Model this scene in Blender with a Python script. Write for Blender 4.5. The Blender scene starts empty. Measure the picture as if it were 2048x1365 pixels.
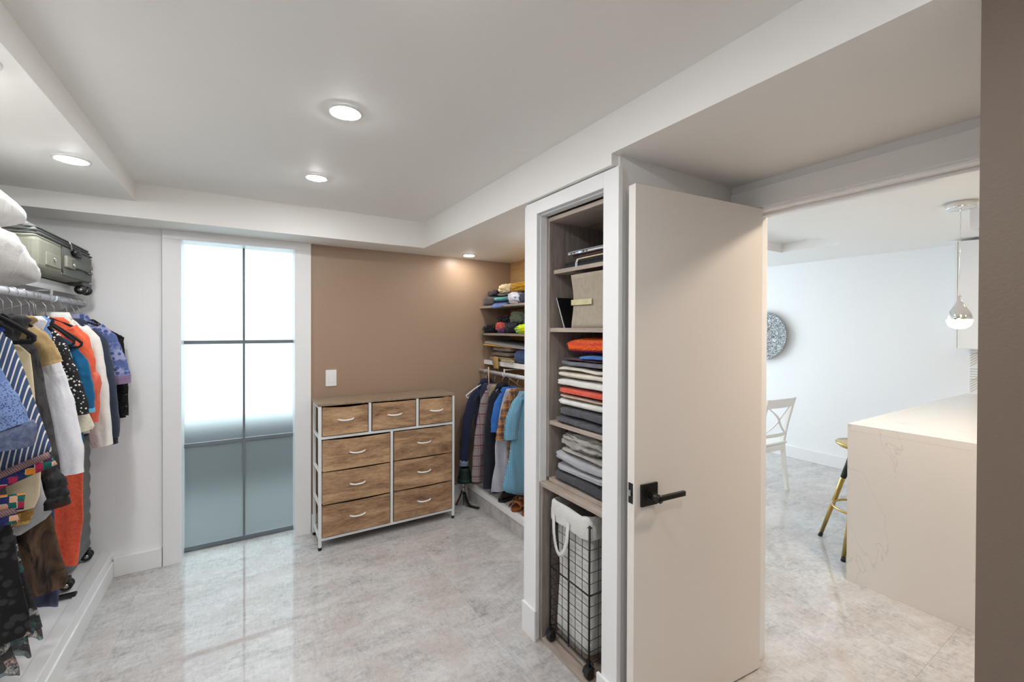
import bpy, bmesh, math, random
from mathutils import Vector, Matrix, noise
R = math.radians
PI = math.pi
scene = bpy.context.scene
COL = scene.collection

# ------------------------------------------------------------------ camera
cam_data = bpy.data.cameras.new('camera')
cam = bpy.data.objects.new('camera', cam_data)
COL.objects.link(cam)
cam_data.sensor_width = 36.0
cam_data.lens = 865.94 / 2048 * 36.0
cam_data.shift_y = -0.00867
cam_data.clip_start = 0.02
cam.matrix_world = (Matrix.Translation((0, 0, 1.4986)) @ Matrix.Rotation(-0.5545, 4, 'Z')
                    @ Matrix.Rotation(PI / 2 - 0.0068, 4, 'X') @ Matrix.Rotation(0.0031, 4, 'Z'))
scene.camera = cam

# ------------------------------------------------------------------ daylight and exposure
world = bpy.data.worlds.new('daylight')
scene.world = world
world.use_nodes = True
bg = world.node_tree.nodes['Background']
bg.inputs[0].default_value = (0.76, 0.90, 1.0, 1)
bg.inputs[1].default_value = 1.75
scene.view_settings.view_transform = 'Standard'
scene.view_settings.look = 'None'
scene.view_settings.gamma = 1.0
scene.view_settings.use_curve_mapping = False
scene.view_settings.exposure = 2.03
LAMP = 67.0          # radiance of the downlight lenses in the dressing room
KLAMP = 158.0         # and in the kitchen
scene.cycles.use_denoising = True
scene.cycles.use_adaptive_sampling = True
scene.cycles.adaptive_threshold = 0.04
scene.cycles.max_bounces = 8
scene.cycles.diffuse_bounces = 5
scene.cycles.glossy_bounces = 4
scene.cycles.transmission_bounces = 6
scene.cycles.transparent_max_bounces = 16
scene.cycles.sample_clamp_indirect = 6.0
scene.cycles.caustics_reflective = False
scene.cycles.caustics_refractive = True

# ------------------------------------------------------------------ mesh helpers
class MB:
    def __init__(s):
        s.v = []; s.f = []
    def add(s, vs, fs):
        o = len(s.v); s.v += [tuple(p) for p in vs]; s.f += [tuple(i + o for i in f) for f in fs]
        return s
    def box(s, x0, y0, z0, x1, y1, z1):
        if x0 > x1: x0, x1 = x1, x0
        if y0 > y1: y0, y1 = y1, y0
        if z0 > z1: z0, z1 = z1, z0
        return s.add([(x0,y0,z0),(x1,y0,z0),(x1,y1,z0),(x0,y1,z0),(x0,y0,z1),(x1,y0,z1),(x1,y1,z1),(x0,y1,z1)],
                     [(0,3,2,1),(4,5,6,7),(0,1,5,4),(1,2,6,5),(2,3,7,6),(3,0,4,7)])
    def loft(s, rings, cap0=True, cap1=True, closed=True):
        n = len(rings[0]); vs = [p for r in rings for p in r]; fs = []
        for i in range(len(rings) - 1):
            for j in range(n if closed else n - 1):
                k = (j + 1) % n
                fs.append((i*n+j, i*n+k, (i+1)*n+k, (i+1)*n+j))
        if cap0: fs.append(tuple(range(n - 1, -1, -1)))
        if cap1: fs.append(tuple((len(rings)-1)*n + j for j in range(n)))
        return s.add(vs, fs)
    def tube(s, path, r, n=8, caps=True, closed=False):
        path = [Vector(p) for p in path]; rings = []
        m = len(path)
        up = Vector((0, 0, 1)); prev = None
        for i, p in enumerate(path):
            if closed: t = path[(i + 1) % m] - path[i - 1]
            else: t = path[min(i + 1, m - 1)] - path[max(i - 1, 0)]
            t.normalize()
            if prev is None:
                a = up if abs(t.z) < .9 else Vector((1, 0, 0))
                u = t.cross(a).normalized()
            else:
                u = (prev - t * prev.dot(t))
                u = u.normalized() if u.length > 1e-6 else t.orthogonal().normalized()
            prev = u
            w = t.cross(u)
            rr = r[i] if isinstance(r, (list, tuple)) else r
            rings.append([p + (u * math.cos(2*PI*k/n) + w * math.sin(2*PI*k/n)) * rr for k in range(n)])
        if closed: rings.append(rings[0]); caps = False
        return s.loft(rings, caps, caps)
    def cyl(s, p0, p1, r0, r1=None, n=16):
        return s.tube([p0, p1], [r0, r0 if r1 is None else r1], n)
    def lathe(s, prof, n=24, c=(0, 0, 0), axis='z', cap0=True, cap1=True):
        rings = []
        for r, h in prof:
            ring = []
            for k in range(n):
                a = 2*PI*k/n; x, y = r*math.cos(a), r*math.sin(a)
                if axis == 'z': p = (c[0]+x, c[1]+y, c[2]+h)
                elif axis == 'x': p = (c[0]+h, c[1]+x, c[2]+y)
                else: p = (c[0]+y, c[1]+h, c[2]+x)
                ring.append(p)
            rings.append(ring)
        return s.loft(rings, cap0, cap1)
    def prism(s, poly, a, b, axis='y'):
        def P(u, w, t): return {'y': (u, t, w), 'x': (t, u, w), 'z': (u, w, t)}[axis]
        return s.loft([[P(u, w, a) for u, w in poly], [P(u, w, b) for u, w in poly]])
    def build(s, name, mat, parent=None, smooth=False, bevel=0, seg=2, local=False, sub=0, solid=0):
        me = bpy.data.meshes.new(name)
        off = Vector((0, 0, 0))
        if parent is not None and not local: off = world_loc(parent)
        me.from_pydata([tuple(Vector(p) - off) for p in s.v], [], s.f)
        bm = bmesh.new(); bm.from_mesh(me)
        bmesh.ops.recalc_face_normals(bm, faces=bm.faces); bm.to_mesh(me); bm.free()
        if smooth: me.polygons.foreach_set('use_smooth', [True] * len(me.polygons))
        me.materials.append(mat)
        o = bpy.data.objects.new(name, me); COL.objects.link(o)
        if parent is not None: o.parent = parent
        if solid:
            m = o.modifiers.new('thick', 'SOLIDIFY'); m.thickness = solid; m.offset = 0
        if bevel:
            m = o.modifiers.new('bevel', 'BEVEL'); m.width = bevel; m.segments = seg; m.limit_method = 'ANGLE'; m.angle_limit = R(40)
        if sub:
            m = o.modifiers.new('sub', 'SUBSURF'); m.levels = sub; m.render_levels = sub
        return o

def world_loc(o):
    v = Vector((0, 0, 0))
    while o is not None:
        v = v + Vector(o.location); o = o.parent
    return v
def tag(o, label, cat, group=None):
    o['label'] = label; o['category'] = cat
    if group: o['group'] = group
    return o
def thing(name, label, cat, loc=(0, 0, 0), rz=0, group=None):
    o = bpy.data.objects.new(name, None); COL.objects.link(o)
    o.location = loc; o.rotation_euler = (0, 0, rz); o.empty_display_size = .05
    return tag(o, label, cat, group)
def struct(o, label=None):
    o['kind'] = 'structure'
    if label: o['label'] = label
    return o
def root_struct(name, loc=(0, 0, 0), rz=0, label=None):
    o = bpy.data.objects.new(name, None); COL.objects.link(o)
    o.location = loc; o.rotation_euler = (0, 0, rz); o.empty_display_size = .05
    return struct(o, label)
def lerp(a, b, t): return a + (b - a) * t
def interp(tab, t):
    if t <= tab[0][0]: return tab[0][1:]
    for a, b in zip(tab, tab[1:]):
        if t <= b[0]:
            k = (t - a[0]) / (b[0] - a[0] or 1)
            return tuple(lerp(p, q, k) for p, q in zip(a[1:], b[1:]))
    return tab[-1][1:]

# ------------------------------------------------------------------ material helpers
def srgb(r, g, b):
    f = lambda c: (c/255/12.92) if c/255 <= .04045 else ((c/255+.055)/1.055)**2.4
    return (f(r), f(g), f(b), 1)
class NT:
    def __init__(s, name):
        s.m = bpy.data.materials.new(name); s.m.use_nodes = True
        s.t = s.m.node_tree; s.t.nodes.clear()
        s.out = s.n('ShaderNodeOutputMaterial')
        s._c = None
    def n(s, typ, **kw):
        d = s.t.nodes.new(typ)
        for k, v in kw.items():
            if isinstance(k, str) and k.startswith('_'): setattr(d, k[1:], v)
            else: d.inputs[k.replace('__', ' ')].default_value = v
        return d
    def l(s, a, b): s.t.links.new(a, b)
    def coord(s, kind='Object', scale=(1, 1, 1), rot=(0, 0, 0), loc=(0, 0, 0)):
        c = s.n('ShaderNodeTexCoord'); mp = s.n('ShaderNodeMapping')
        s.l(c.outputs[kind], mp.inputs[0])
        mp.inputs['Scale'].default_value = scale; mp.inputs['Rotation'].default_value = rot; mp.inputs['Location'].default_value = loc
        return mp.outputs[0]
    def noise(s, vec, scale, detail=4, rough=.55, dist=0):
        d = s.n('ShaderNodeTexNoise'); d.inputs['Scale'].default_value = scale; d.inputs['Detail'].default_value = detail
        d.inputs['Roughness'].default_value = rough; d.inputs['Distortion'].default_value = dist
        s.l(vec, d.inputs['Vector']); return d.outputs[0]
    def ramp(s, fac, stops, interp='LINEAR'):
        d = s.n('ShaderNodeValToRGB'); cr = d.color_ramp; cr.interpolation = interp
        while len(cr.elements) < len(stops): cr.elements.new(.5)
        for e, (p, c) in zip(cr.elements, stops): e.position = p; e.color = c
        s.l(fac, d.inputs[0]); return d.outputs[0]
    def mix(s, fac, a, b, mode='MIX'):
        d = s.n('ShaderNodeMix'); d.data_type = 'RGBA'; d.blend_type = mode
        for sock, val in ((d.inputs[0], fac), (d.inputs[6], a), (d.inputs[7], b)):
            if hasattr(val, 'links'): s.l(val, sock)
            else: sock.default_value = val
        return d.outputs[2]
    def math(s, op, a, b=0, c=0):
        d = s.n('ShaderNodeMath'); d.operation = op
        for i, val in enumerate((a, b, c)):
            if hasattr(val, 'links'): s.l(val, d.inputs[i])
            else: d.inputs[i].default_value = val
        return d.outputs[0]
    def bump(s, h, strength, dist=.002):
        d = s.n('ShaderNodeBump'); d.inputs['Strength'].default_value = strength; d.inputs['Distance'].default_value = dist
        s.l(h, d.inputs['Height']); return d.outputs[0]
    def bsdf(s, color, rough=.5, metal=0, normal=None, spec=.5, sheen=0, trans=0, emit=None, es=0, coat=0):
        p = s.n('ShaderNodeBsdfPrincipled')
        for sock, val in (('Base Color', color), ('Roughness', rough)):
            if hasattr(val, 'links'): s.l(val, p.inputs[sock])
            else: p.inputs[sock].default_value = val
        p.inputs['Metallic'].default_value = metal; p.inputs['Specular IOR Level'].default_value = spec
        p.inputs['Sheen Weight'].default_value = sheen; p.inputs['Transmission Weight'].default_value = trans
        p.inputs['Coat Weight'].default_value = coat
        if emit: p.inputs['Emission Color'].default_value = emit; p.inputs['Emission Strength'].default_value = es
        if normal is not None: s.l(normal, p.inputs['Normal'])
        return p.outputs[0]
    def done(s, sh):
        s.l(sh, s.out.inputs[0]); return s.m
    def cutout(s, sh, fac):       # holes of a lace or a sheer cloth
        t = s.n('ShaderNodeBsdfTransparent'); mx = s.n('ShaderNodeMixShader')
        if hasattr(fac, 'links'): s.l(fac, mx.inputs[0])
        else: mx.inputs[0].default_value = fac
        s.l(t.outputs[0], mx.inputs[1]); s.l(sh, mx.inputs[2])
        return s.done(mx.outputs[0])

def paint(name, col, rough=.55, bump=.08, spec=.4):
    n = NT(name); v = n.coord()
    big = n.noise(v, 1.3, 1)
    c = n.mix(n.math('MULTIPLY', big, .12), col, tuple(x * .86 for x in col[:3]) + (1,))
    nm = n.bump(n.noise(v, 160, 2, .6), bump, .0015) if bump >= .1 else None
    return n.done(n.bsdf(c, rough, normal=nm, spec=spec))
def plain(name, col, rough=.4, metal=0, spec=.5, coat=0):
    n = NT(name); v = n.coord()
    r = n.math('ADD', n.math('MULTIPLY', n.noise(v, 30, 0), .08), rough - .04)
    return n.done(n.bsdf(col, r, metal, spec=spec, coat=coat))
def fabric(name, col, col2=None, scale=14, weave=420, bump=.25, rough=.9, sheen=.15, contrast=.5):
    n = NT(name); v = n.coord()
    big = n.noise(v, scale, 5, .6, .4)
    w = n.noise(v, weave, 2, .7)
    c2 = col2 or tuple(x * .72 for x in col[:3]) + (1,)
    f = n.ramp(big, [(.5 - contrast/2, (0, 0, 0, 1)), (.5 + contrast/2, (1, 1, 1, 1))])
    c = n.mix(f, c2, col)
    c = n.mix(n.math('MULTIPLY', w, .3), c, tuple(x * .6 for x in col[:3]) + (1,))
    vw = n.coord(scale=(1, 1, .5))
    wr = n.math('ABSOLUTE', n.math('SUBTRACT', n.noise(vw, 7, 2, .5, 1.2), .5))
    hh = n.math('ADD', n.math('MULTIPLY', n.noise(v, 45, 4, .6, .6), .25), n.math('ADD', n.math('MULTIPLY', w, .05), n.math('MULTIPLY', wr, 1.6)))
    return n.done(n.bsdf(c, rough, normal=n.bump(hh, min(1, bump*1.5), .014), sheen=sheen, spec=.2))
def speckled(name, base, dots, scale=90, thr=.32, extra=None, bump=.3):
    n = NT(name); v = n.coord()
    d = n.n('ShaderNodeTexVoronoi'); d.inputs['Scale'].default_value = scale; n.l(v, d.inputs['Vector'])
    f = n.ramp(d.outputs['Distance'], [(thr - .06, (1, 1, 1, 1)), (thr + .06, (0, 0, 0, 1))])
    c = n.mix(f, base, dots)
    big = n.noise(v, 9, 3)
    if extra: c = n.mix(n.ramp(big, [(.48, (0, 0, 0, 1)), (.56, (1, 1, 1, 1))]), c, extra)
    return n.done(n.bsdf(c, .85, normal=n.bump(n.noise(v, 60, 4), bump, .004), spec=.2, sheen=.1))
def lace(name, col, scale=70, thr=.12, cover=.35, col2=None, soft=False):
    n = NT(name); v = n.coord()
    d = n.n('ShaderNodeTexVoronoi', _feature='DISTANCE_TO_EDGE'); d.inputs['Scale'].default_value = scale; n.l(v, d.inputs['Vector'])
    thread = n.ramp(d.outputs[0], [(thr, (1, 1, 1, 1)), (thr + .05, (0, 0, 0, 1))])
    motif = n.ramp(n.noise(v, scale * .33, 2, .5, 1.5), [(.5, (0, 0, 0, 1)), (.54, (1, 1, 1, 1))])
    f = n.math('MAXIMUM', thread, n.math('MULTIPLY', motif, .95)); f = n.math('MAXIMUM', f, cover)
    c = n.mix(motif, col, col2 or col)
    return n.cutout(n.bsdf(c, .85, spec=.2), f)
def sheer(name, col, alpha=.75, col2=None):
    n = NT(name); v = n.coord(scale=(1, 1, .35))
    nz = n.noise(v, 22, 5, .6, 1)
    c = n.mix(n.ramp(nz, [(.35, (0, 0, 0, 1)), (.65, (1, 1, 1, 1))]), col2 or tuple(x*.5 for x in col[:3]) + (1,), col)
    f = n.math('ADD', n.math('MULTIPLY', nz, .3), alpha - .15)
    return n.cutout(n.bsdf(c, .7, spec=.3), f)
def stripes(name, ca, cb, per, duty, axis=0, bump=.1):
    n = NT(name); v = n.coord(); s = n.n('ShaderNodeSeparateXYZ'); n.l(v, s.inputs[0])
    a = n.math('FRACT', n.math('ADD', n.math('DIVIDE', s.outputs[axis], per), 50.0))
    f = n.math('LESS_THAN', a, duty)
    c = n.mix(f, ca, cb)
    return n.done(n.bsdf(c, .85, normal=n.bump(n.noise(v, 40, 4), bump, .004), spec=.2, sheen=.1))
def plaid(name, base, lines, soft=.0):   # lines: [(axis, period, offset, width, colour, strength)]
    n = NT(name); v = n.coord(); s = n.n('ShaderNodeSeparateXYZ'); n.l(v, s.inputs[0])
    c = base
    for ax, per, off, wd, colr, st in lines:
        a = n.math('FRACT', n.math('ADD', n.math('DIVIDE', s.outputs[ax], per), 50.0 + off))
        f = n.math('MULTIPLY', n.math('LESS_THAN', a, wd), st)
        c = n.mix(f, c, colr)
    w = n.noise(v, 300, 2)
    c = n.mix(n.math('MULTIPLY', w, .25), c, (.1, .1, .1, 1))
    return n.done(n.bsdf(c, .88, normal=n.bump(n.noise(v, 35, 4, .6, .5), .3, .006), spec=.2, sheen=.1))
def glow(name, col, st):
    n = NT(name); e = n.n('ShaderNodeEmission'); e.inputs[0].default_value = col; e.inputs[1].default_value = st
    return n.done(e.outputs[0])

WHITE = paint('white_wall_paint', srgb(242, 242, 242))
CEIL = paint('ceiling_paint', srgb(242, 240, 236), .6)
TRIM = paint('white_trim_paint', srgb(238, 238, 238), .35, .03, .5)
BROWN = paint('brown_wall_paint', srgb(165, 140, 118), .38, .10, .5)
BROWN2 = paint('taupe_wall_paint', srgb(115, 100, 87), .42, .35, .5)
DOORP = paint('door_paint', srgb(232, 226, 219), .4, .05, .45)
CHROME = plain('chrome', (.8, .8, .8, 1), .08, 1)
STEEL = plain('steel_wire', (.55, .55, .56, 1), .3, 1)
GOLD = plain('brushed_gold', srgb(196, 164, 96), .22, 1)
BLACK = plain('black_plastic', (.012, .012, .013, 1), .45)
BLACKMETAL = plain('black_metal', (.02, .019, .018, 1), .32, .4)
VELVET = fabric('black_velvet', (.018, .018, .02, 1), (.01, .01, .012, 1), sheen=.1)
WHITEMETAL = plain('white_powder_coat', srgb(226, 228, 228), .35)
WHITEPL = plain('white_plastic', srgb(238, 238, 238), .3)
RODM = plain('white_rod', srgb(214, 218, 224), .25)

def tile_mat():
    n = NT('cement_tile')
    v = n.coord()
    oi = n.n('ShaderNodeObjectInfo')
    add = n.n('ShaderNodeVectorMath'); add.operation = 'ADD'
    cx = n.n('ShaderNodeCombineXYZ')
    n.l(n.math('MULTIPLY', oi.outputs['Random'], 37.0), cx.inputs[0]); n.l(n.math('MULTIPLY', oi.outputs['Random'], 11.0), cx.inputs[1])
    n.l(v, add.inputs[0]); n.l(cx.outputs[0], add.inputs[1]); vv = add.outputs[0]
    st = n.n('ShaderNodeMapping'); st.inputs['Scale'].default_value = (1.0, 1.9, 1); n.l(vv, st.inputs[0])
    st2 = n.n('ShaderNodeMapping'); st2.inputs['Scale'].default_value = (3.4, .9, 1); n.l(vv, st2.inputs[0])
    cloud = n.noise(st.outputs[0], 3.4, 4, .62, .5)
    fine = n.noise(st.outputs[0], 20, 4, .75, .8)
    cross = n.noise(st2.outputs[0], 22, 3, .75)
    m = n.math('ADD', n.math('MULTIPLY', cloud, .36), n.math('ADD', n.math('MULTIPLY', fine, .36), n.math('MULTIPLY', cross, .28)))
    c = n.ramp(m, [(.37, srgb(156, 153, 150)), (.45, srgb(182, 179, 177)), (.53, srgb(198, 196, 194)), (.64, srgb(212, 210, 208))])
    warm = n.ramp(n.noise(vv, 4.5, 2, .6, .8), [(.45, (0, 0, 0, 1)), (.7, (1, 1, 1, 1))])
    c = n.mix(n.math('MULTIPLY', warm, .5), c, srgb(186, 174, 166))
    sc_v = n.n('ShaderNodeMapping'); sc_v.inputs['Scale'].default_value = (1.2, 9, 1); sc_v.inputs['Rotation'].default_value = (0, 0, .12); n.l(vv, sc_v.inputs[0])
    scr = n.ramp(n.noise(sc_v.outputs[0], 26, 2, .6, .3), [(.62, (0, 0, 0, 1)), (.74, (1, 1, 1, 1))])
    c = n.mix(n.math('MULTIPLY', scr, .35), c, srgb(150, 147, 145))
    r = n.math('ADD', n.math('MULTIPLY', fine, .05), .015)
    return n.done(n.bsdf(c, r, spec=.6))
TILE = tile_mat()
GROUT = plain('grout', srgb(172, 169, 166), .5)
def laminate(name, lo, hi, rot=False, sc=1.0):
    n = NT(name); v = n.coord(scale=(2.2*sc, 2.2*sc, .16*sc) if not rot else (2.2*sc, .16*sc, 2.2*sc))
    g = n.noise(v, 26, 6, .65, .4); g2 = n.noise(v, 90, 3, .6)
    m = n.math('ADD', n.math('MULTIPLY', g, .7), n.math('MULTIPLY', g2, .3))
    c = n.ramp(m, [(.35, lo), (.65, hi)])
    return n.done(n.bsdf(c, .5, normal=n.bump(g2, .15, .001), spec=.35))
LAMV = laminate('grey_oak_laminate_upright', srgb(122, 112, 107), srgb(166, 154, 146))
LAMH = laminate('grey_oak_laminate_shelf', srgb(150, 136, 124), srgb(186, 172, 160), True)
def drawer_wood():
    n = NT('rustic_wood_print'); oi = n.n('ShaderNodeObjectInfo')
    v = n.coord(scale=(.5, 1, 2.6)); add = n.n('ShaderNodeVectorMath'); add.operation = 'ADD'
    cx = n.n('ShaderNodeCombineXYZ'); n.l(n.math('MULTIPLY', oi.outputs['Random'], 23.0), cx.inputs[0]); n.l(n.math('MULTIPLY', oi.outputs['Random'], 9.0), cx.inputs[2])
    n.l(v, add.inputs[0]); n.l(cx.outputs[0], add.inputs[1])
    big = n.noise(add.outputs[0], 4.5, 3, .6, .8); fine = n.noise(add.outputs[0], 34, 5, .75, .8)
    m = n.math('ADD', n.math('MULTIPLY', big, .58), n.math('MULTIPLY', fine, .42))
    c = n.ramp(m, [(.36, srgb(112, 84, 62)), (.45, srgb(150, 118, 90)), (.54, srgb(180, 146, 112)), (.66, srgb(206, 172, 134))])
    return n.done(n.bsdf(c, .6, normal=n.bump(fine, .1, .002), spec=.3))
DWOOD = drawer_wood()
TOPW = laminate('greige_wood_top', srgb(128, 110, 92), srgb(158, 138, 116), False, .8)
PLY = laminate('honey_plywood', srgb(186, 148, 98), srgb(208, 172, 120), True, .5)
def quartz():
    n = NT('veined_quartz'); v = n.coord()
    d = n.noise(v, 2.2, 6, .6, .6)
    w = n.n('ShaderNodeTexNoise'); w.inputs['Scale'].default_value = 1.1; w.inputs['Detail'].default_value = 6; w.inputs['Distortion'].default_value = 1.2
    n.l(v, w.inputs['Vector'])
    a = n.math('ABSOLUTE', n.math('SUBTRACT', w.outputs[0], .5))
    f = n.ramp(a, [(.0, (1, 1, 1, 1)), (.0035, (0, 0, 0, 1))])
    f = n.math('MULTIPLY', f, n.math('MULTIPLY', d, .42))
    c = n.mix(f, srgb(236, 231, 224), srgb(160, 152, 144))
    return n.done(n.bsdf(c, .14, spec=.5))
QUARTZ = quartz()
def frosted():
    n = NT('frosted_glass')
    rf = n.n('ShaderNodeBsdfRefraction'); rf.inputs['Color'].default_value = (.36, .37, .365, 1); rf.inputs['Roughness'].default_value = .40; rf.inputs['IOR'].default_value = 1.45
    t = n.n('ShaderNodeBsdfTranslucent'); t.inputs[0].default_value = (.30, .33, .34, 1)
    d = n.n('ShaderNodeBsdfDiffuse'); d.inputs[0].default_value = (.62, .67, .65, 1)
    g = n.n('ShaderNodeBsdfGlossy'); g.inputs['Roughness'].default_value = .22; g.inputs[0].default_value = (1, 1, 1, 1)
    m0 = n.n('ShaderNodeMixShader'); m0.inputs[0].default_value = .10; n.l(rf.outputs[0], m0.inputs[1]); n.l(t.outputs[0], m0.inputs[2])
    m = n.n('ShaderNodeMixShader'); m.inputs[0].default_value = .18; n.l(m0.outputs[0], m.inputs[1]); n.l(d.outputs[0], m.inputs[2])
    fr = n.n('ShaderNodeFresnel'); fr.inputs[0].default_value = 1.45
    m2 = n.n('ShaderNodeMixShader'); n.l(n.math('MULTIPLY', fr.outputs[0], .7), m2.inputs[0]); n.l(m.outputs[0], m2.inputs[1]); n.l(g.outputs[0], m2.inputs[2])
    return n.done(m2.outputs[0])
FROST = frosted()

# ------------------------------------------------------------------ the setting
YB = 3.47          # back wall
XL, YN = -1.42, -1.35
XR, XF = 2.14, 1.204
XD = 1.9376        # doorway wall
XK = 5.477         # far kitchen wall
ZC, ZS, ZL, ZA, ZK = 2.313, 2.118, 2.2105, 2.1606, 2.273

floor = struct(MB().box(XL-.1, YN-.1, -.12, XK+.1, 4.75, -.004).build('floor', GROUT), 'pale grey cement-look tile floor')
P = .796; PX = 1.56
tile_me = None
gx = [2.6 + PX*i for i in range(-4, 3)]; gy = [.66 + P*i for i in range(-3, 6)]
for x in gx:
    for y in gy:
        x0, x1 = max(x + .0003, XL-.1), min(x + PX - .0003, XK+.1)
        y0, y1 = max(y + .0003, YN-.1), min(y + P - .0003, 4.75)
        if x1 - x0 < .05 or y1 - y0 < .05: continue
        full = (x1 - x0 > PX - .01) and (y1 - y0 > P - .01)
        if full and tile_me:
            t = bpy.data.objects.new('tile', tile_me); COL.objects.link(t)
        else:
            w, h = x1 - x0, y1 - y0
            t = MB().box(-w/2, -h/2, -.008, w/2, h/2, 0).build('tile', TILE, local=True)
            if full: tile_me = t.data
        t.location = ((x0+x1)/2, (y0+y1)/2, 0); t.parent = floor

struct(MB().box(XL-.1, YN-.1, ZC, XF+.9, YB+.2, ZC+.12).build('ceiling', CEIL), 'smooth off-white main ceiling')
struct(MB().box(-1.3+.0, 3.178, ZS, XR+.1, YB+.14, ZC+.02).build('ceiling_soffit_back', CEIL), 'dropped white soffit along the back wall')
o = MB().box(1.174, 1.19, ZS, XR+.1, 3.178, ZC+.02).build('ceiling_soffit_right', CEIL); struct(o, 'dropped white soffit over the cabinet and hanging bay')
struct(MB().box(1.174, YN, ZA, XD+.12, 1.19, ZC+.02).build('ceiling_alcove', CEIL), 'lower ceiling over the door alcove')
struct(MB().box(XL, YN, ZL, -.515, 3.178, ZC+.02).build('ceiling_soffit_left', CEIL), 'dropped white soffit over the hanging clothes')
# back wall: white left of the glass door, brown right of it
G0, G1, ZG = -.339, .311, 2.062
struct(MB().box(XL-.1, YB, -.02, G0-.1, YB+.14, ZC).build('wall_back_left', WHITE), 'white back wall beside the frosted glass door')
struct(MB().box(G1+.1, YB, -.02, XR+.1, YB+.14, ZC).build('wall_back_right', BROWN), 'brown painted back wall behind the dresser')
struct(MB().box(G0-.1, YB, ZG+.02, G1+.1, YB+.14, ZC).build('wall_back_header', WHITE), 'white wall over the frosted glass door')
struct(MB().box(XL-.1, YN-.1, -.02, XL, YB+.14, ZC).build('wall_left', WHITE), 'white wall behind the left clothes rail')
struct(MB().box(XL-.1, YN-.1, -.02, XF, YN, ZC).build('wall_front', WHITE), 'white wall behind the viewer')
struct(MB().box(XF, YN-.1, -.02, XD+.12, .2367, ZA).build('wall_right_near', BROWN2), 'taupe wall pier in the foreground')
# closet bay, right wall lined with plywood
struct(MB().box(XR, 1.80, -.02, XR+.1, YB, ZS).build('wall_right_bay', WHITE), 'side wall of the right hanging bay')
bay = struct(MB().box(XR-.012, 1.835, .16, XR, YB, ZS).build('wall_right_bay_lining', PLY), 'honey plywood lining of the right hanging bay')
struct(MB().box(1.21, 1.705, -.02, XR+.1, 1.832, ZS).build('wall_cabinet_far', TRIM), 'white partition beside the built-in cabinet')
struct(MB().box(1.21, 1.182, -.02, XD+.12, 1.246, ZS+.045).build('wall_cabinet_near', WHITE), 'white partition behind the open door')
struct(MB().box(1.80, 1.246, -.02, XR, 1.705, ZS).build('wall_cabinet_back', WHITE))
# doorway wall
DJ = 1.082
struct(MB().box(XD, DJ+.02, -.02, XD+.12, 1.182, ZA).build('wall_doorway', WHITE), 'white wall strip beside the doorway')
struct(MB().box(XD, .2367, 2.045, XD+.12, DJ+.02, ZA+.15).build('wall_doorway_header', WHITE), 'white wall over the doorway')
tr = root_struct('trim_2', (XD, .6, 2.0), label='white casing and jamb of the kitchen doorway')
MB().box(XD-.018, .2367, 2.035, XD, 1.181, 2.1246).build('head_casing', TRIM, tr, bevel=.002)
MB().box(XD-.010, DJ+.012, 0, XD, 1.16, 2.035).build('side_casing', TRIM, tr, bevel=.002)
MB().box(XD, DJ, 0, XD+.12, DJ+.02, 2.045).build('jamb', TRIM, tr, bevel=.001)
MB().box(XD-.004, .2367, 2.022, XD+.12, DJ, 2.045).build('head_jamb', TRIM, tr, bevel=.001)
MB().box(XD+.045, .2367, 2.008, XD+.08, DJ, 2.022).build('door_stop', TRIM, tr, bevel=.001)
MB().box(XD+.045, DJ-.013, 0, XD+.08, DJ, 2.022).build('door_stop', TRIM, tr, bevel=.001)
# platforms under the hanging rails
XP = -.678
struct(MB().box(XL, YN, -.02, XP, YB, .149).build('floor_platform_left', WHITE), 'white raised plinth under the left clothes')
tr = root_struct('trim_3', (XP, 1.2, 0), label='white fascia board of the left plinth')
MB().box(XP, YN, 0, XP+.012, YB, .094).build('fascia', TRIM, tr, bevel=.002)
MB().box(XP-.05, YN, .149, XP+.006, YB, .1565).build('nosing', TRIM, tr, bevel=.002)
MB().box(XP, YN, .094, XP+.005, YB, .149).build('fascia_cap', TRIM, tr, bevel=.001)
tr = root_struct('floor_platform_right', (1.67, 2.6, 0), label='white raised plinth under the right clothes')
MB().box(1.69, 1.832, -.02, XR, YB, .148).build('plinth', WHITE, tr)
MB().box(1.672, 1.832, .108, 1.70, YB, .158).build('nosing', TRIM, tr, bevel=.002)
MB().box(1.683, 1.832, 0, 1.70, YB, .108).build('fascia', TILE, tr, bevel=.001)
MB().box(1.70, 1.832, .148, XR, YB, .155).build('plinth_top', TILE, tr)
# baseboards
struct(MB().box(XP+.012, YB-.017, 0, G0-.1, YB, .118).build('baseboard_back', TRIM, bevel=.003), 'white baseboard on the back wall')
struct(MB().box(G1+.11, YB-.014, 0, 1.683, YB, .135).build('baseboard_right', TRIM, bevel=.003), 'white baseboard under the brown wall')
tr = root_struct('trim_1', (G0, YB, 0), label='white casing around the frosted glass door')
MB().box(G0-.095, YB-.02, 0, G0, YB+.005, ZG).build('side_casing', TRIM, tr, bevel=.002)
MB().box(G1, YB-.02, 0, G1+.105, YB+.005, ZG).build('side_casing', TRIM, tr, bevel=.002)
MB().box(G0-.095, YB-.02, ZG, G1+.105, YB+.005, ZS).build('head_casing', TRIM, tr, bevel=.002)
MB().box(G0-.0999, YB+.005, 0, G0, YB+.165, ZG-.0002).build('jamb', TRIM, tr)
MB().box(G1, YB+.005, 0, G1+.0999, YB+.165, ZG-.0002).build('jamb', TRIM, tr)
MB().box(G0-.1, YB+.005, ZG, G1+.1, YB+.165, ZG+.0199).build('head_jamb', TRIM, tr)
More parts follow.
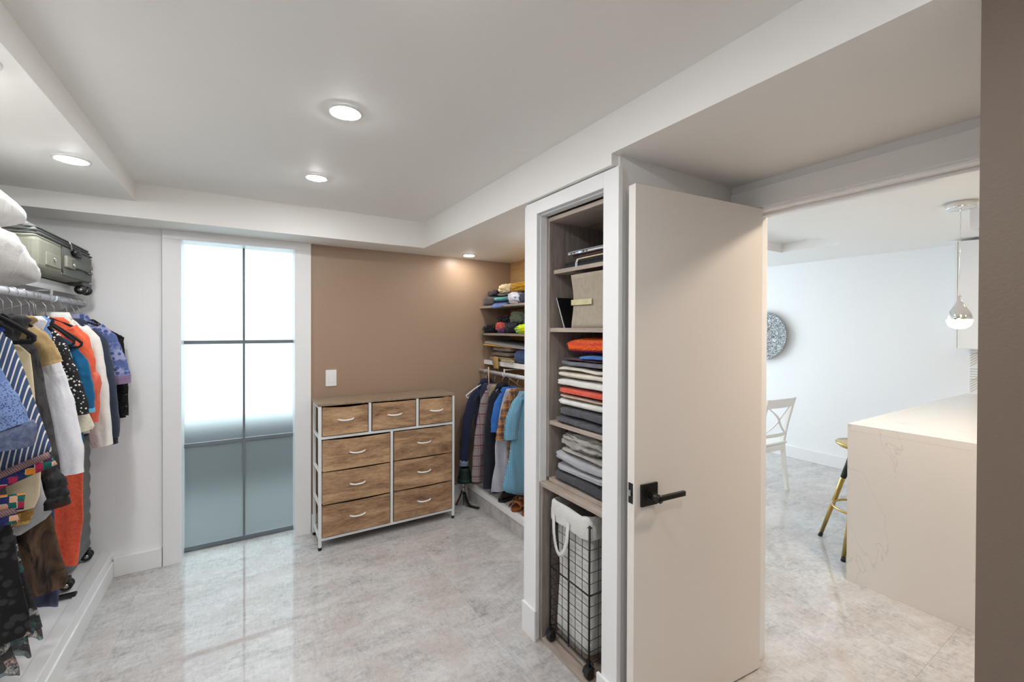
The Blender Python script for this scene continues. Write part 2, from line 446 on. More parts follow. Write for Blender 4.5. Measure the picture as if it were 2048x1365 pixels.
# the frosted sliding door
YG = 3.60
BAR = plain('dark_glazing_bar', srgb(112, 120, 126), .45, .1)
def clear_glass():
    n = NT('clear_glass_edge'); t = n.n('ShaderNodeBsdfTransparent'); t.inputs[0].default_value = (.93, .98, .97, 1)
    return n.done(t.outputs[0])
CLEARG = clear_glass()
dr = root_struct('door_1', (0, YG, 0), label='frosted glass sliding door with dark glazing bars')
zs_ = [.03, .712, 1.403, 2.085]
xs_ = [G0-.01, 0.0, G1+.01]
for i in range(3):
    for j in range(2):
        p = MB().box(xs_[j], YG, zs_[i], xs_[j+1], YG+.008, zs_[i+1]).build('pane', FROST, dr)
        p.data.materials.append(CLEARG)
        for f in p.data.polygons: f.material_index = 0 if f.normal.y < -.5 else 1
MB().box(-.007, YG-.006, .03, .007, YG+.014, 2.085).build('mullion', BAR, dr, bevel=.001)
for z in (.712, 1.403):
    for j in range(2):
        MB().box(xs_[j]+.007*(j==1), YG-.008, z-.012, xs_[j+1]-.007*(j==0), YG+.016, z+.012).build('glazing_bar', BAR, dr, bevel=.001)
MB().box(xs_[0], YG-.01, .004, xs_[2], YG+.018, .032).build('bottom_rail', BAR, dr, bevel=.001)
# outside the glass: a small paved terrace, open sky, and a parapet added to darken the lower panes
struct(MB().box(-6, 3.64, -.3, 2.05, 5.75, .004).build('ground_terrace', plain('terrace_paving', srgb(88, 91, 88), .8)), 'paved terrace outside the glass door')
struct(MB().box(-6, 5.6, .004, 2.05, 5.75, .60).build('wall_terrace', plain('terrace_parapet', srgb(28, 33, 38), .9)), 'low dark parapet added outside the glass door to darken its lower panes')  # added; height and tone set for the dark band through the frosted glass

# kitchen shell
struct(MB().box(XK, 1.65, -.02, XK+.1, 4.7, ZK+.3).build('wall_kitchen_far', WHITE), 'white far wall of the kitchen')
struct(MB().box(XK-.014, -1.3, -.02, XK+.1, 1.65, ZK+.3).build('wall_kitchen_side', WHITE))
struct(MB().box(XD+.12, -1.4, -.02, XK+.1, -1.3, ZK+.3).build('wall_kitchen_near', WHITE))
kw = root_struct('wall_kitchen_opening', (3.8, 4.6, 0), label='kitchen wall with an unseen window opening added to let in daylight')  # out of view; opening added and sized to brighten the kitchen
MB().box(2.05, 4.6, -.02, XK, 4.7, .85).build('wall_segment', WHITE, kw)
MB().box(2.05, 4.6, 2.15, XK, 4.7, ZK+.3).build('wall_segment', WHITE, kw)
MB().box(2.05, 4.6, .85, 2.6, 4.7, 2.15).build('wall_segment', WHITE, kw)
MB().box(4.9, 4.6, .85, XK, 4.7, 2.15).build('wall_segment', WHITE, kw)
struct(MB().box(2.06, 1.832, -.02, 2.14, 1.246, ZK).build('wall_kitchen_return', WHITE))
struct(MB().box(XR+.1, 1.832, -.02, XR+.12, 4.6, ZK).build('wall_kitchen_left', WHITE))
tx0, tx1, ty0, ty1 = 2.9, 4.58, 1.74, 2.27
kc = root_struct('ceiling_kitchen', (3.8, 1, ZK), label='white kitchen ceiling with a shallow tray recess')
MB().box(XD+.12, -1.35, ZK, XK, ty0, ZK+.2).build('ceiling_panel', CEIL, kc)
MB().box(XD+.12, ty1, ZK, XK, 4.65, ZK+.2).build('ceiling_panel', CEIL, kc)
MB().box(XD+.12, ty0, ZK, tx0, ty1, ZK+.2).build('ceiling_panel', CEIL, kc)
MB().box(tx1, ty0, ZK, XK, ty1, ZK+.2).build('ceiling_panel', CEIL, kc)
MB().box(tx0, ty0, ZK+.09, tx1, ty1, ZK+.2).build('tray_top', CEIL, kc)
struct(MB().box(XK-.016, 1.65, 0, XK, 4.6, .133).build('baseboard_kitchen', TRIM, bevel=.003), 'white baseboard on the kitchen far wall')

# ------------------------------------------------------------------ built-in cabinet between the bay and the door
cab = thing('built_in_cabinet', 'tall built-in cabinet with white face frame and open grey oak shelves', 'cabinet', (1.25, 1.48, 0))
MB().box(1.19, 1.70, 0, 1.212, 1.79, 2.112).build('frame_stile', TRIM, cab, bevel=.002)
MB().box(1.19, 1.168, 0, 1.212, 1.25, 2.112).build('frame_stile', TRIM, cab, bevel=.002)
MB().box(1.19, 1.25, 2.05, 1.212, 1.70, 2.112).build('frame_rail', TRIM, cab, bevel=.002)
MB().box(1.177, 1.69, 0, 1.19, 1.80, .15).build('plinth_block', TRIM, cab, bevel=.003)
MB().box(1.177, 1.16, 0, 1.19, 1.265, .15).build('plinth_block', TRIM, cab, bevel=.003)
MB().box(1.212, 1.697, .765, 1.25, 1.704, 2.05).build('reveal', TRIM, cab)
MB().box(1.212, 1.2465, .765, 1.25, 1.253, 2.05).build('reveal', TRIM, cab)
MB().box(1.212, 1.25, 2.043, 1.25, 1.70, 2.05).build('reveal', TRIM, cab)
MB().box(1.25, 1.677, .785, 1.78, 1.695, 2.035).build('side_panel', LAMV, cab, bevel=.001)
MB().box(1.25, 1.255, .785, 1.78, 1.273, 2.035).build('side_panel', LAMV, cab, bevel=.001)
MB().box(1.25, 1.273, 2.015, 1.78, 1.677, 2.035).build('top_panel', LAMH, cab, bevel=.001)
MB().box(1.765, 1.273, .785, 1.78, 1.677, 2.015).build('back_panel', LAMV, cab)
for z, x in ((1.765, 1.275), (1.486, 1.252), (1.041, 1.252), (.767, 1.25)):
    MB().box(x, 1.2735, z, 1.765, 1.6765, z+.019).build('shelf', LAMH, cab, bevel=.001)
MB().box(1.214, 1.68, .0, 1.78, 1.6995, .745).build('lower_side_panel', LAMV, cab, bevel=.001)
MB().box(1.214, 1.2505, .0, 1.78, 1.27, .745).build('lower_side_panel', LAMV, cab, bevel=.001)
MB().box(1.214, 1.2505, .745, 1.78, 1.6995, .766).build('lower_top_panel', LAMH, cab, bevel=.001)
MB().box(1.214, 1.27, .001, 1.78, 1.68, .018).build('bottom_panel', LAMH, cab, bevel=.001)
MB().box(1.765, 1.27, .018, 1.78, 1.68, .745).build('lower_back_panel', LAMV, cab)

# ------------------------------------------------------------------ the open white door
hx, hy, fx, fy = XD-.004, 1.0375, 1.2066, 1.1006
dw = math.hypot(hx-fx, hy-fy); dang = math.atan2(fy-hy, fx-hx)
door = root_struct('door_2', (hx, hy, 0), dang, 'plain white flush door standing open into the alcove')
T = -.036           # thickness lies behind the near face (towards the partition)
MB().box(0, T, .008, dw, 0, 2.03).build('leaf', DOORP, door, bevel=.0015, local=True)
hc = dw - .068
lv = MB().box(hc-.04, 0, .848, hc+.04, .009, .930).build('lever_handle', BLACKMETAL, door, bevel=.0015, local=True)
lv['label'] = 'matte black square-rose lever handle'
MB().cyl((hc, .009, .889), (hc, .012, .889), .022, n=24).build('rose_collar', BLACKMETAL, lv, local=True)
MB().cyl((hc, .009, .889), (hc, .062, .889), .0125, .0145, n=20).build('spindle', BLACKMETAL, lv, True, local=True)
MB().box(hc-.128, .048, .880, hc+.013, .062, .899).build('lever', BLACKMETAL, lv, bevel=.003, local=True)
lp = MB().box(dw, T+.006, .860, dw+.0016, -.006, .935).build('latch_plate', BLACKMETAL, door, bevel=.0008, local=True)
MB().box(dw+.0014, T+.012, .888, dw+.009, -.012, .910).build('latch_bolt', STEEL, lp, bevel=.002, local=True)
bk = MB().box(hc-.035, T-.008, .852, hc+.035, T, .926).build('back_lever_handle', BLACKMETAL, door, bevel=.0015, local=True)
MB().cyl((hc, T-.008, .889), (hc, T-.022, .889), .012, n=16).build('spindle', BLACKMETAL, bk, True, local=True)
for z in (.22, 1.02, 1.80):
    MB().box(-.003, T+.002, z, .0, -.004, z+.09).build('hinge', BLACKMETAL, door, local=True)

# ------------------------------------------------------------------ recessed downlights
LENS = glow('downlight_lens', (.985, .99, 1.0, 1), LAMP)
LENSW = glow('warm_downlight_lens', (1.0, .82, .64, 1), KLAMP*.30)
LENSK = glow('added_downlight_lens', (1.0, .86, .70, 1), KLAMP*.12)  # for the added kitchen lights that stay out of view
LENSL = glow('soffit_downlight_lens', (.985, .99, 1.0, 1), LAMP*.86)
def downlight(x, y, z, r, label, lens=LENS):
    t = thing('recessed_light', label, 'ceiling light', (x, y, z), group='recessed ceiling lights')
    MB().lathe([(r*.98, -.0008), (r*1.25, -.0008), (r*1.25, -.004), (r*1.08, -.007), (r*.98, -.004)], 32, (x, y, z), cap0=False, cap1=False).build('trim_ring', TRIM, t, True)
    MB().lathe([(r*.98, -.0015), (r*.98, -.006), (r*.8, -.010), (r*.4, -.0125), (r*.02, -.013)], 32, (x, y, z)).build('lens', lens, t, True)
downlight(.325, 1.717, ZC, .050, 'largest lit recessed light, in the main ceiling nearer the viewer')
downlight(.333, 2.541, ZC, .047, 'lit recessed light in the main ceiling nearer the glass door')
downlight(-.617, 2.536, ZL, .050, 'lit recessed light in the soffit above the hanging clothes and pillows', LENSL)
downlight(1.603, 3.275, ZS, .045, 'small lit recessed light in the soffit at the brown wall corner', glow('small_downlight_lens', (1.0, .95, .88, 1), LAMP*.45))
downlight(-.617, 1.72, ZL, .050, 'recessed light cut by the picture edge in the soffit over the pillows', LENSL)
downlight(.325, .88, ZC, .050, 'unseen recessed light added overhead just out of the top of the picture')  # out of frame, added for the room's light level
downlight(.325, -.1, ZC, .050, 'unseen recessed light added behind the viewer in the main ceiling')  # added fill behind the camera, never in view
downlight(-.617, .85, ZL, .050, 'unseen recessed light added behind the viewer in the clothes soffit')  # another added fill behind the camera
downlight(1.62, 2.35, ZS, .045, 'unseen recessed light added in the soffit behind the cabinet')  # added to light the hanging bay, not visible itself
downlight(2.52, .28, ZK, .11, 'warm recessed light in the kitchen ceiling just past the doorway', LENSW)
downlight(3.2, -.6, ZK, .055, 'unseen warm recessed light added in the kitchen ceiling by the counter', LENSK)  # added to brighten the kitchen, out of view
downlight(4.3, .1, ZK, .055, 'unseen warm recessed light added in the kitchen ceiling by the upper cabinet', LENSK)  # second added kitchen fill, also out of view
downlight(2.7, 1.45, ZK, .055, 'unseen recessed light added in the kitchen ceiling behind the open door', LENS)  # added kitchen fill, covered by the door leaf

# ------------------------------------------------------------------ light switch
sw = thing('light_switch', 'white rocker light switch plate on the brown wall', 'switch', (.555, YB, 1.13))
MB().box(.517, YB-.006, 1.067, .593, YB-.0002, 1.19).build('plate', WHITEPL, sw, bevel=.002)
MB().box(.538, YB-.0085, 1.095, .572, YB-.006, 1.162).build('rocker', WHITEPL, sw, bevel=.001)

# ------------------------------------------------------------------ dresser
DX0, DX1, DY0, DY1, DZ = .425, 1.417, 3.148, 3.43, .988
ds = thing('dresser', 'nine-drawer dresser with rustic wood print drawers in a white metal frame', 'dresser', ((DX0+DX1)/2, (DY0+DY1)/2, 0))
MB().box(DX0-.006, DY0-.004, DZ-.014, DX1+.004, DY1, DZ+.002).build('top_board', TOPW, ds, bevel=.002)
pw = .019
xm = .919; xa, xb = .763, 1.113
rz = [.105, .362, .616, .770-.03]
def post(x0, y0, z0, x1, y1, z1, nm='frame_post'): MB().box(x0, y0, z0, x1, y1, z1).build(nm, WHITEMETAL, ds, bevel=.0015)
for x in (DX0, DX1-pw):
    post(x, DY0, .02, x+pw, DY0+pw, DZ-.014)
    post(x, DY1-pw, .02, x+pw, DY1, DZ-.014)
    for z in (.064, .292, .517, .748, DZ-.032):
        post(x+.002, DY0+pw, z, x+pw-.002, DY1-pw, z+.016, 'side_rail')
    for y in (DY0+pw/2, DY1-pw/2):
        MB().lathe([(.012, 0), (.013, .012), (.009, .02)], 14, (x+pw/2, y, 0)).build('foot', BLACK, ds, True)
post(DX0+pw, DY0, .062, DX1-pw, DY0+pw, .080, 'front_rail')
post(DX0+pw, DY0, .748, DX1-pw, DY0+pw, .766, 'front_rail')
post(DX0+pw, DY1-pw, .062, DX1-pw, DY1, .080, 'back_rail')
post(xm-pw/2, DY0, .080, xm+pw/2, DY0+pw, .748)
post(xa-pw/2, DY0, .766, xa+pw/2, DY0+pw, DZ-.014)
post(xb-pw/2, DY0, .766, xb+pw/2, DY0+pw, DZ-.014)
for z in (.300, .522):
    for a, b in ((DX0+pw, xm-pw/2), (xm+pw/2, DX1-pw)):
        post(a, DY0+.045, z, b, DY0+.06, z+.008, 'drawer_runner')
DSIDE = fabric('drawer_side_fabric', srgb(150, 132, 112), weave=300)
random.seed(4)
def drawer(x0, x1, z0, z1, sag):
    y = DY0 - .006
    d = MB(); n = 14
    def edge(t): return z1 - sag*math.sin(PI*t)**1.2 - sag*.4*t
    rings = []
    for k in range(n+1):
        t = k/n; x = lerp(x0, x1, t); bow = .003*math.sin(PI*t)
        rings.append([(x, y-bow, z0), (x, y-bow, edge(t)), (x, y+.008, edge(t)), (x, y+.008, z0)])
    d.loft(rings)
    f = d.build('drawer', DWOOD, ds, bevel=.0008, seg=1)
    b = MB().box(x0+.003, y+.008, z0+.003, x1-.003, DY1-.03, z0+.012)
    b.box(x0+.003, y+.008, z0+.012, x0+.008, DY1-.03, z1-.022); b.box(x1-.008, y+.008, z0+.012, x1-.003, DY1-.03, z1-.022)
    b.box(x0+.008, DY1-.035, z0+.012, x1-.008, DY1-.03, z1-.022)
    b.build('drawer_box', DSIDE, f)
    c = (x0+x1)/2; zc = (z0+z1)/2 + .004; L = .052
    pts = []
    for k in range(13):
        t = k/12*2-1
        pts.append((c+L*t, y-.005-.018*(1-t**4), zc - .006*(1-t*t) + .003))
    MB().tube(pts, .0052, 10).build('handle', WHITEPL, f, True)
g = .006
top = (.772, .970); 
for a, b, s in ((DX0+pw+g, xa-pw/2-g, .008), (xa+pw/2+g, xb-pw/2-g, .002), (xb+pw/2+g, DX1-pw-g, .002)):
    drawer(a, b, top[0], top[1]-.004, s)
rows = [(.086, .303), (.307, .526), (.530, .744)]
for i, (z0, z1) in enumerate(rows):
    drawer(DX0+pw+g, xm-pw/2-g, z0, z1-.002, (.006, .004, .007)[i])
    drawer(xm+pw/2+g, DX1-pw-g, z0, z1-.002, (.004, .003, .002)[i])

# ------------------------------------------------------------------ hamper in the cabinet base
hm = thing('laundry_hamper', 'black wire rolling laundry hamper with white cloth liner', 'hamper', (1.40, 1.51, .018))
HX0, HX1, HY0, HY1, HZ0, HZ1 = 1.237, 1.60, 1.372, 1.645, .085, .66
WIRE = plain('black_wire', (.015, .015, .015, 1), .4, .3)
def wires(axis, pos, name):
    m = MB(); r = .0014
    if axis == 'x':
        lo, hi = HY0, HY1
        P_ = lambda u, z: (pos, u, z)
    else:
        lo, hi = HX0, HX1
        P_ = lambda u, z: (u, pos, z)
    n = 6 if axis == 'x' else 7
    for k in range(1, n): m.cyl(P_(lerp(lo, hi, k/n), HZ0), P_(lerp(lo, hi, k/n), HZ1), r, n=6)
    for k in range(1, 12):
        z = lerp(HZ0, HZ1, k/12); m.cyl(P_(lo, z), P_(hi, z), r, n=6)
    return m.build(name, WIRE, hm, True)
wires('x', HX0, 'front_wire_panel'); wires('y', HY0, 'side_wire_panel'); wires('y', HY1, 'side_wire_panel'); wires('x', HX1, 'back_wire_panel')
for x in (HX0, HX1):
    for y in (HY0, HY1, (HY0+HY1)/2):
        MB().cyl((x, y, HZ0-.01), (x, y, HZ1+.01), .0042, n=8).build('frame_upright', WIRE, hm, True)
for z in (HZ0, .372, HZ1):
    for y in (HY0, HY1): MB().cyl((HX0, y, z), (HX1, y, z), .0036, n=8).build('frame_bar', WIRE, hm, True)
    for x in (HX0, HX1): MB().cyl((x, HY0, z), (x, HY1, z), .0036, n=8).build('frame_bar', WIRE, hm, True)
LINER = fabric('white_liner_cotton', srgb(225, 224, 220), srgb(205, 204, 200), bump=.5, scale=8)
lin = MB(); rings = []
N = 64
for k in range(15):
    t = k/14; z = lerp(HZ0+.012, HZ1-.012, t)
    ins = .012 + .006*math.sin(3*t)
    ring = []
    for j in range(N):
        a = 2*PI*j/N; c_, s_ = math.cos(a), math.sin(a)
        e = .22
        x = (HX0+HX1)/2 + ((HX1-HX0)/2-ins)*math.copysign(abs(c_)**e, c_)
        y = (HY0+HY1)/2 + ((HY1-HY0)/2-ins)*math.copysign(abs(s_)**e, s_)
        d = noise.noise(Vector((x*18, y*18, z*5)))*.007 + noise.noise(Vector((x*40, y*40, z*14)))*.003 - .004
        x += (x-(HX0+HX1)/2)*d*4; y += (y-(HY0+HY1)/2)*d*4
        ring.append((x, y, z))
    rings.append(ring)
lin.loft(rings, True, False)
lo_ = lin.build('liner_bag', LINER, hm, True)
cf = MB(); rings = []
for k, (out, z) in enumerate(((-.012, HZ1-.02), (.004, HZ1-.012), (.008, HZ1-.058), (.009, HZ1-.045), (.009, HZ1-.01), (.006, HZ1+.03), (0, HZ1+.038), (-.008, HZ1+.03), (-.014, HZ1-.03))[2:]):
    ring = []
    for j in range(N):
        a = 2*PI*j/N; c_, s_ = math.cos(a), math.sin(a); e = .2
        x = (HX0+HX1)/2 + ((HX1-HX0)/2+out)*math.copysign(abs(c_)**e, c_)
        y = (HY0+HY1)/2 + ((HY1-HY0)/2+out)*math.copysign(abs(s_)**e, s_)
        ring.append((x, y, z + .005*math.sin(y*55+1) + .003*noise.noise(Vector((x*30, y*30, k)))))
    rings.append(ring)
cf.loft(rings, False, False).build('folded_cuff', LINER, hm, True)
st = []; 
for k in range(17):
    t = k/16; a = PI*t
    st.append((HX0-.014-.006*math.sin(a), 1.605-.108*t if True else 0, HZ1-.02-.165*max(0, math.sin(a))**.42))
sm = MB(); rings = []
for i, p in enumerate(st):
    q = Vector(st[min(i+1, 16)]) - Vector(st[max(i-1, 0)]); nrm = Vector((0, -q.z, q.y)).normalized()*.010
    rings.append([Vector(p)+nrm+Vector((-.001, 0, 0)), Vector(p)-nrm+Vector((-.001, 0, 0)), Vector(p)-nrm+Vector((.001, 0, 0)), Vector(p)+nrm+Vector((.001, 0, 0))])
sm.loft(rings).build('strap_handle', LINER, hm, True)
for x, y in ((HX0+.01, HY0+.005), (HX0+.01, HY1-.003), (HX1-.01, HY0+.005), (HX1-.01, HY1-.003)):
    c = MB().cyl((x, y, .062), (x, y, .09), .006, n=10).build('caster', BLACK, hm, True)
    MB().lathe([(.0, -.014), (.018, -.014), (.022, -.009), (.022, .009), (.018, .014), (0, .014)], 20, (x-.006, y, .0405), 'y', False, False).build('caster_wheel', BLACK, c, True)
    hd = MB(); pr = [(-.026, 0), (-.025, .012), (-.016, .024), (0, .028), (.014, .022), (.016, .004)]
    hd.prism([(x-.004+u, .044+w) for u, w in pr], y-.017, y+.017, 'y'); hd.build('caster_hood', BLACK, c, bevel=.003)
    MB().tube([(x, y-.02, .086), (x, y+.02, .086)], .004, 8).build('caster_clip', BLACK, c, True)

# ------------------------------------------------------------------ kitchen: peninsula, cabinet, splashback, lamp, dish, chair, stool
pn = thing('kitchen_peninsula', 'off-white veined quartz waterfall peninsula counter', 'counter', (3.3, .7, 0))
MB().box(3.079, -.6, .0, 3.119, 1.144, .899).build('waterfall_panel', QUARTZ, pn, bevel=.001)
MB().box(3.079, -.6, .8995, XK-.016, 1.144, .9394).build('worktop', QUARTZ, pn, bevel=.001)
MB().box(3.20, .1, .0, XK-.016, .80, .899).build('base_cabinet', TRIM, pn, bevel=.002)
up = thing('wall_cabinet', 'white flat-front kitchen wall cabinet above the counter', 'cabinet', (5.3, .6, 1.35))
MB().box(5.15, -.5, 1.348, XK-.016, 1.152, 2.25).build('carcass', TRIM, up, bevel=.001)
MB().box(5.13, 1.133, 1.348, 5.15, 1.152, 2.25).build('filler_strip', TRIM, up, bevel=.001)
MB().box(5.13, .60, 1.348, 5.15, 1.130, 2.25).build('cabinet_door', TRIM, up, bevel=.001)
MB().box(5.13, .06, 1.348, 5.15, .597, 2.25).build('cabinet_door', TRIM, up, bevel=.001)
bs = thing('splashback', 'white splashback panel inlaid with diagonal brass lines', 'splashback', (XK-.02, .9, .94))
MB().box(XK-.024, .3, .94, XK-.0145, 1.120, 1.347).build('panel', TRIM, bs)
for k in range(18):
    y1 = 1.118 - .001; z = .955 + k*.023
    if (k // 5) % 2 == 0: a, b = (1.118, z), (1.02, min(z+.085, 1.346))
    else: a, b = (1.118, z), (1.02, z)
    a2 = (XK-.0245, a[0], a[1]); b2 = (XK-.0245, b[0], b[1])
    MB().tube([a2, b2], .0016, 6).build('brass_line', GOLD, bs)
    if k % 3 == 0:
        MB().tube([(XK-.0245, .98, z), (XK-.0245, .7, min(z+.2, 1.346))], .0016, 6).build('brass_line', GOLD, bs)
# pendant
px_, py_ = 3.68, .802
pd = thing('pendant_lamp', 'chrome teardrop pendant lamp with glowing lower half', 'lamp', (px_, py_, ZK))
MB().lathe([(.068, 0), (.07, -.003), (.07, -.037), (.066, -.04)], 36, (px_, py_, ZK)).build('canopy', CHROME, pd, True, bevel=.001)
MB().cyl((px_, py_, ZK-.055), (px_, py_, ZK-.04), .004, n=10).build('cord_grip', CHROME, pd, True)
MB().cyl((px_, py_, 1.70), (px_, py_, ZK-.05), .0016, n=8).build('cord', CHROME, pd, True)
MB().lathe([(.007, 1.71), (.008, 1.685), (.010, 1.682), (.014, 1.672), (.026, 1.648), (.046, 1.612), (.056, 1.588), (.0585, 1.565)], 36, (px_, py_, 0), cap1=False).build('chrome_shade', CHROME, pd, True)
MB().lathe([(.0583, 1.565), (.056, 1.548), (.047, 1.528), (.030, 1.514), (.012, 1.509), (.001, 1.508)], 36, (px_, py_, 0)).build('glowing_globe', glow('pendant_glow', (1, .86, .66, 1), 6), pd, True)
# ceiling vent
vt = thing('ceiling_vent', 'boxy white vent housing hanging from the kitchen ceiling beside the pendant lamp', 'vent', (4.05, .6, 2.143))
MB().box(3.9, .40, 2.143, 4.2, .811, ZK-.0002).build('housing', plain('vent_white', srgb(226, 228, 232), .5), vt, bevel=.003)
for k in range(6): MB().box(3.93+k*.045, .43, 2.1405, 3.95+k*.045, .78, 2.1432).build('slat', plain('vent_slat', srgb(206, 208, 212), .5) if k == 0 else bpy.data.materials['vent_slat'], vt)
# dish
def hammered():
    n = NT('hammered_silver'); v = n.coord(scale=(1, 1, 1))
    d = n.n('ShaderNodeTexVoronoi'); d.inputs['Scale'].default_value = 60; n.l(v, d.inputs['Vector'])
    return n.done(n.bsdf((.52, .54, .55, 1), .22, 1, normal=n.bump(d.outputs[0], .9, .02)))
prof = [(.002, .030), (.06, .030), (.088, .026), (.096, .034), (.104, .030), (.14, .030), (.19, .034), (.235, .044), (.27, .060), (.286, .072), (.291, .070), (.288, .062), (.26, .046), (.18, .016), (.09, .003), (.03, .002)]
rings = []
for i_, (r, h) in enumerate(prof):
    fl = .0028 if .1 < r < .28 and i_ < 10 else 0
    rings.append([(XK - h - fl*math.sin(a*54 + 2*nzs) * (1 if True else 0), 2.912 + r*math.cos(a), 1.43 + r*math.sin(a)) for a, nzs in ((2*PI*k/216, noise.noise(Vector((k*.21, r*14, 0)))) for k in range(216))])
tag(MB().loft(rings).build('wall_dish', hammered(), smooth=True), 'round fluted silver dish hanging on the white kitchen wall', 'wall dish')
# chair: back towards the doorway, seat away from it
CW = plain('white_lacquer_wood', srgb(240, 238, 234), .3)
ch = thing('dining_chair', 'white wooden dining chair with a crossed X back', 'chair', (4.14, 2.12, 0), R(-4))
W2 = .19
def cp(pts, w, d, nm, par=ch):      # a bar of w x d section through pts (local)
    m = MB(); rings = []
    for p in pts:
        x, y, z = p; rings.append([(x-w/2, y-d/2, z), (x+w/2, y-d/2, z), (x+w/2, y+d/2, z), (x-w/2, y+d/2, z)])
    return m.loft(rings).build(nm, CW, par, bevel=.004, local=True)
for sx in (-1, 1):
    cp([(sx*(W2-.012), -.03, 0), (sx*(W2-.008), .0, .22), (sx*W2, .02, .45), (sx*(W2+.004), -.01, .62), (sx*(W2+.008), -.075, .88)], .034, .034, 'back_leg')
    cp([(sx*(W2+.0), .40, 0), (sx*(W2+.01), .40, .43)], .036, .036, 'front_leg')
    MB().box(sx*W2-.011, .03, .375, sx*W2+.011, .40, .43).build('apron', CW, ch, local=True, bevel=.002)
MB().prism([(-W2-.03, -.005), (W2+.03, -.005), (W2+.045, .43), (W2+.02, .45), (-W2-.02, .45), (-W2-.045, .43)], .432, .455, 'z').build('seat', CW, ch, local=True, bevel=.006)
MB().box(-W2, .0, .375, W2, .02, .43).build('apron', CW, ch, local=True, bevel=.002)
MB().box(-W2, .39, .375, W2, .41, .43).build('apron', CW, ch, local=True, bevel=.002)
def curved_rail(z0, z1, y0, y1, nm):
    m = MB(); rings = []
    for k in range(11):
        t = k/10*2-1; b = -.03*(1-t*t)
        rings.append([(t*(W2+.012), y0+b-.009, z0), (t*(W2+.012), y1+b-.009, z1 + .006*(1-t*t)), (t*(W2+.012), y1+b+.009, z1 + .006*(1-t*t)), (t*(W2+.012), y0+b+.009, z0)])
    m.loft(rings).build(nm, CW, ch, local=True, bevel=.003)
curved_rail(.795, .875, -.052, -.076, 'top_rail')
curved_rail(.515, .545, .008, .004, 'lower_rail')
for sx in (-1, 1):
    rings = []
    for k in range(13):
        t = k/12; x = sx*lerp(-.17, .17, t); bz = lerp(.54, .80, t); yy = lerp(.004, -.055, t) - .03*(1-(x/W2)**2)
        x2 = sx*(.17*math.copysign(abs(2*t-1)**1.35, 2*t-1))
        rings.append([(x2-.012, yy-.006+.003*sx, bz), (x2+.012, yy-.006+.003*sx, bz), (x2+.012, yy+.006+.003*sx, bz), (x2-.012, yy+.006+.003*sx, bz)])
    MB().loft(rings).build('cross_brace', CW, ch, local=True, bevel=.002)
# bar stool
SX, SY = 3.52, 1.215
sl = thing('bar_stool', 'gold bar stool with round seat and black-capped legs behind the counter', 'stool', (SX, SY, 0))
MB().lathe([(.001, .70), (.10, .70), (.13, .71), (.152, .728), (.156, .738), (.15, .743), (.11, .735), (.001, .728)], 40, (SX, SY, 0)).build('seat', plain('hammered_gold', srgb(206, 174, 104), .2, 1), sl, True)
MB().cyl((SX, SY, .60), (SX, SY, .702), .05, .07, n=24).build('swivel_plate', BLACK, sl, True)
for dx, dy in ((.048, .27), (-.27, .048), (-.048, -.27), (.27, -.048)):
    if dx < -.2: dx, dy = -.215, .030
    A = lambda k, z: (SX+dx*k, SY+dy*k, z)
    lg = MB().tube([A(1, .015), A(.30, .61)], [.012, .016], 14).build('leg', GOLD, sl, True)
    MB().tube([A(.46, .475), A(.29, .62)], [.0175, .019], 14).build('leg_sleeve', BLACK, lg, True)
    MB().cyl(A(1.02, .0), A(.99, .022), .014, .013, n=14).build('foot_cap', BLACK, lg, True)
MB().tube([(SX+.168*math.cos(2*PI*k/40), SY+.168*math.sin(2*PI*k/40), .30) for k in range(40)], .008, 10, closed=True).build('foot_ring', GOLD, sl, True)

# ------------------------------------------------------------------ soft goods builders
def nz(x, y, z): return noise.noise(Vector((x, y, z)))
def sq(c, e): return math.copysign(abs(c)**e, c)
def folded(name, label, cat, b, mat, layers=2, seed=0, tilt=0, group=None, wob=.004, eh=.28, ev=.6, groove=.006, nlon=56, nlat=18, droop=0):
    """a folded textile: rounded slab with grooves between its layers; b = (x0, x1, y0, y1, z0, z1)"""
    x0, x1, y0, y1, z0, z1 = b
    cx, cy, cz = (x0+x1)/2, (y0+y1)/2, (z0+z1)/2
    hx, hy, hz = (x1-x0)/2, (y1-y0)/2, (z1-z0)/2
    rings = []
    for i in range(1, nlat):
        th = -PI/2 + PI*i/nlat
        cz_, sz_ = abs(math.cos(th))**ev, sq(math.sin(th), ev)
        ring = []
        for j in range(nlon):
            a = 2*PI*j/nlon
            ux, uy = sq(math.cos(a), eh)*cz_, sq(math.sin(a), eh)*cz_
            g = 0
            for k in range(1, layers):
                zl = -1 + 2*k/layers + .18*nz(ux*1.3+seed, uy*1.7, k*3.1)
                g += groove*math.exp(-((sz_-zl)*layers*1.9)**2)
            d = wob*(nz(ux*2.2+seed*3.7, uy*2.2, sz_*2) + .6*nz(ux*5+seed, uy*5+seed, sz_*3))
            x = cx + ux*(hx - g) + d; y = cy + uy*(hy - g) + d*.6
            z = cz + sz_*hz + tilt*(y-cy) + wob*1.3*nz(ux*1.8, uy*1.8+seed*1.3, 7) - droop*max(0, -(x-cx)/hx)**3
            ring.append((x, y, max(z, z0 + tilt*(y-cy)*.6 if tilt else z0) if not droop else z))
        rings.append(ring)
    o = MB().loft(rings).build(name, mat, None, True)
    return tag(recenter(o), label, cat, group)
def recenter(o):
    """put an object's origin at the middle of its base, so textures and handles sit on it"""
    vs = [v.co for v in o.data.vertices]
    c = Vector(((min(v.x for v in vs)+max(v.x for v in vs))/2, (min(v.y for v in vs)+max(v.y for v in vs))/2, min(v.z for v in vs)))
    for v in o.data.vertices: v.co -= c
    o.location = Vector(o.location) + c
    return o
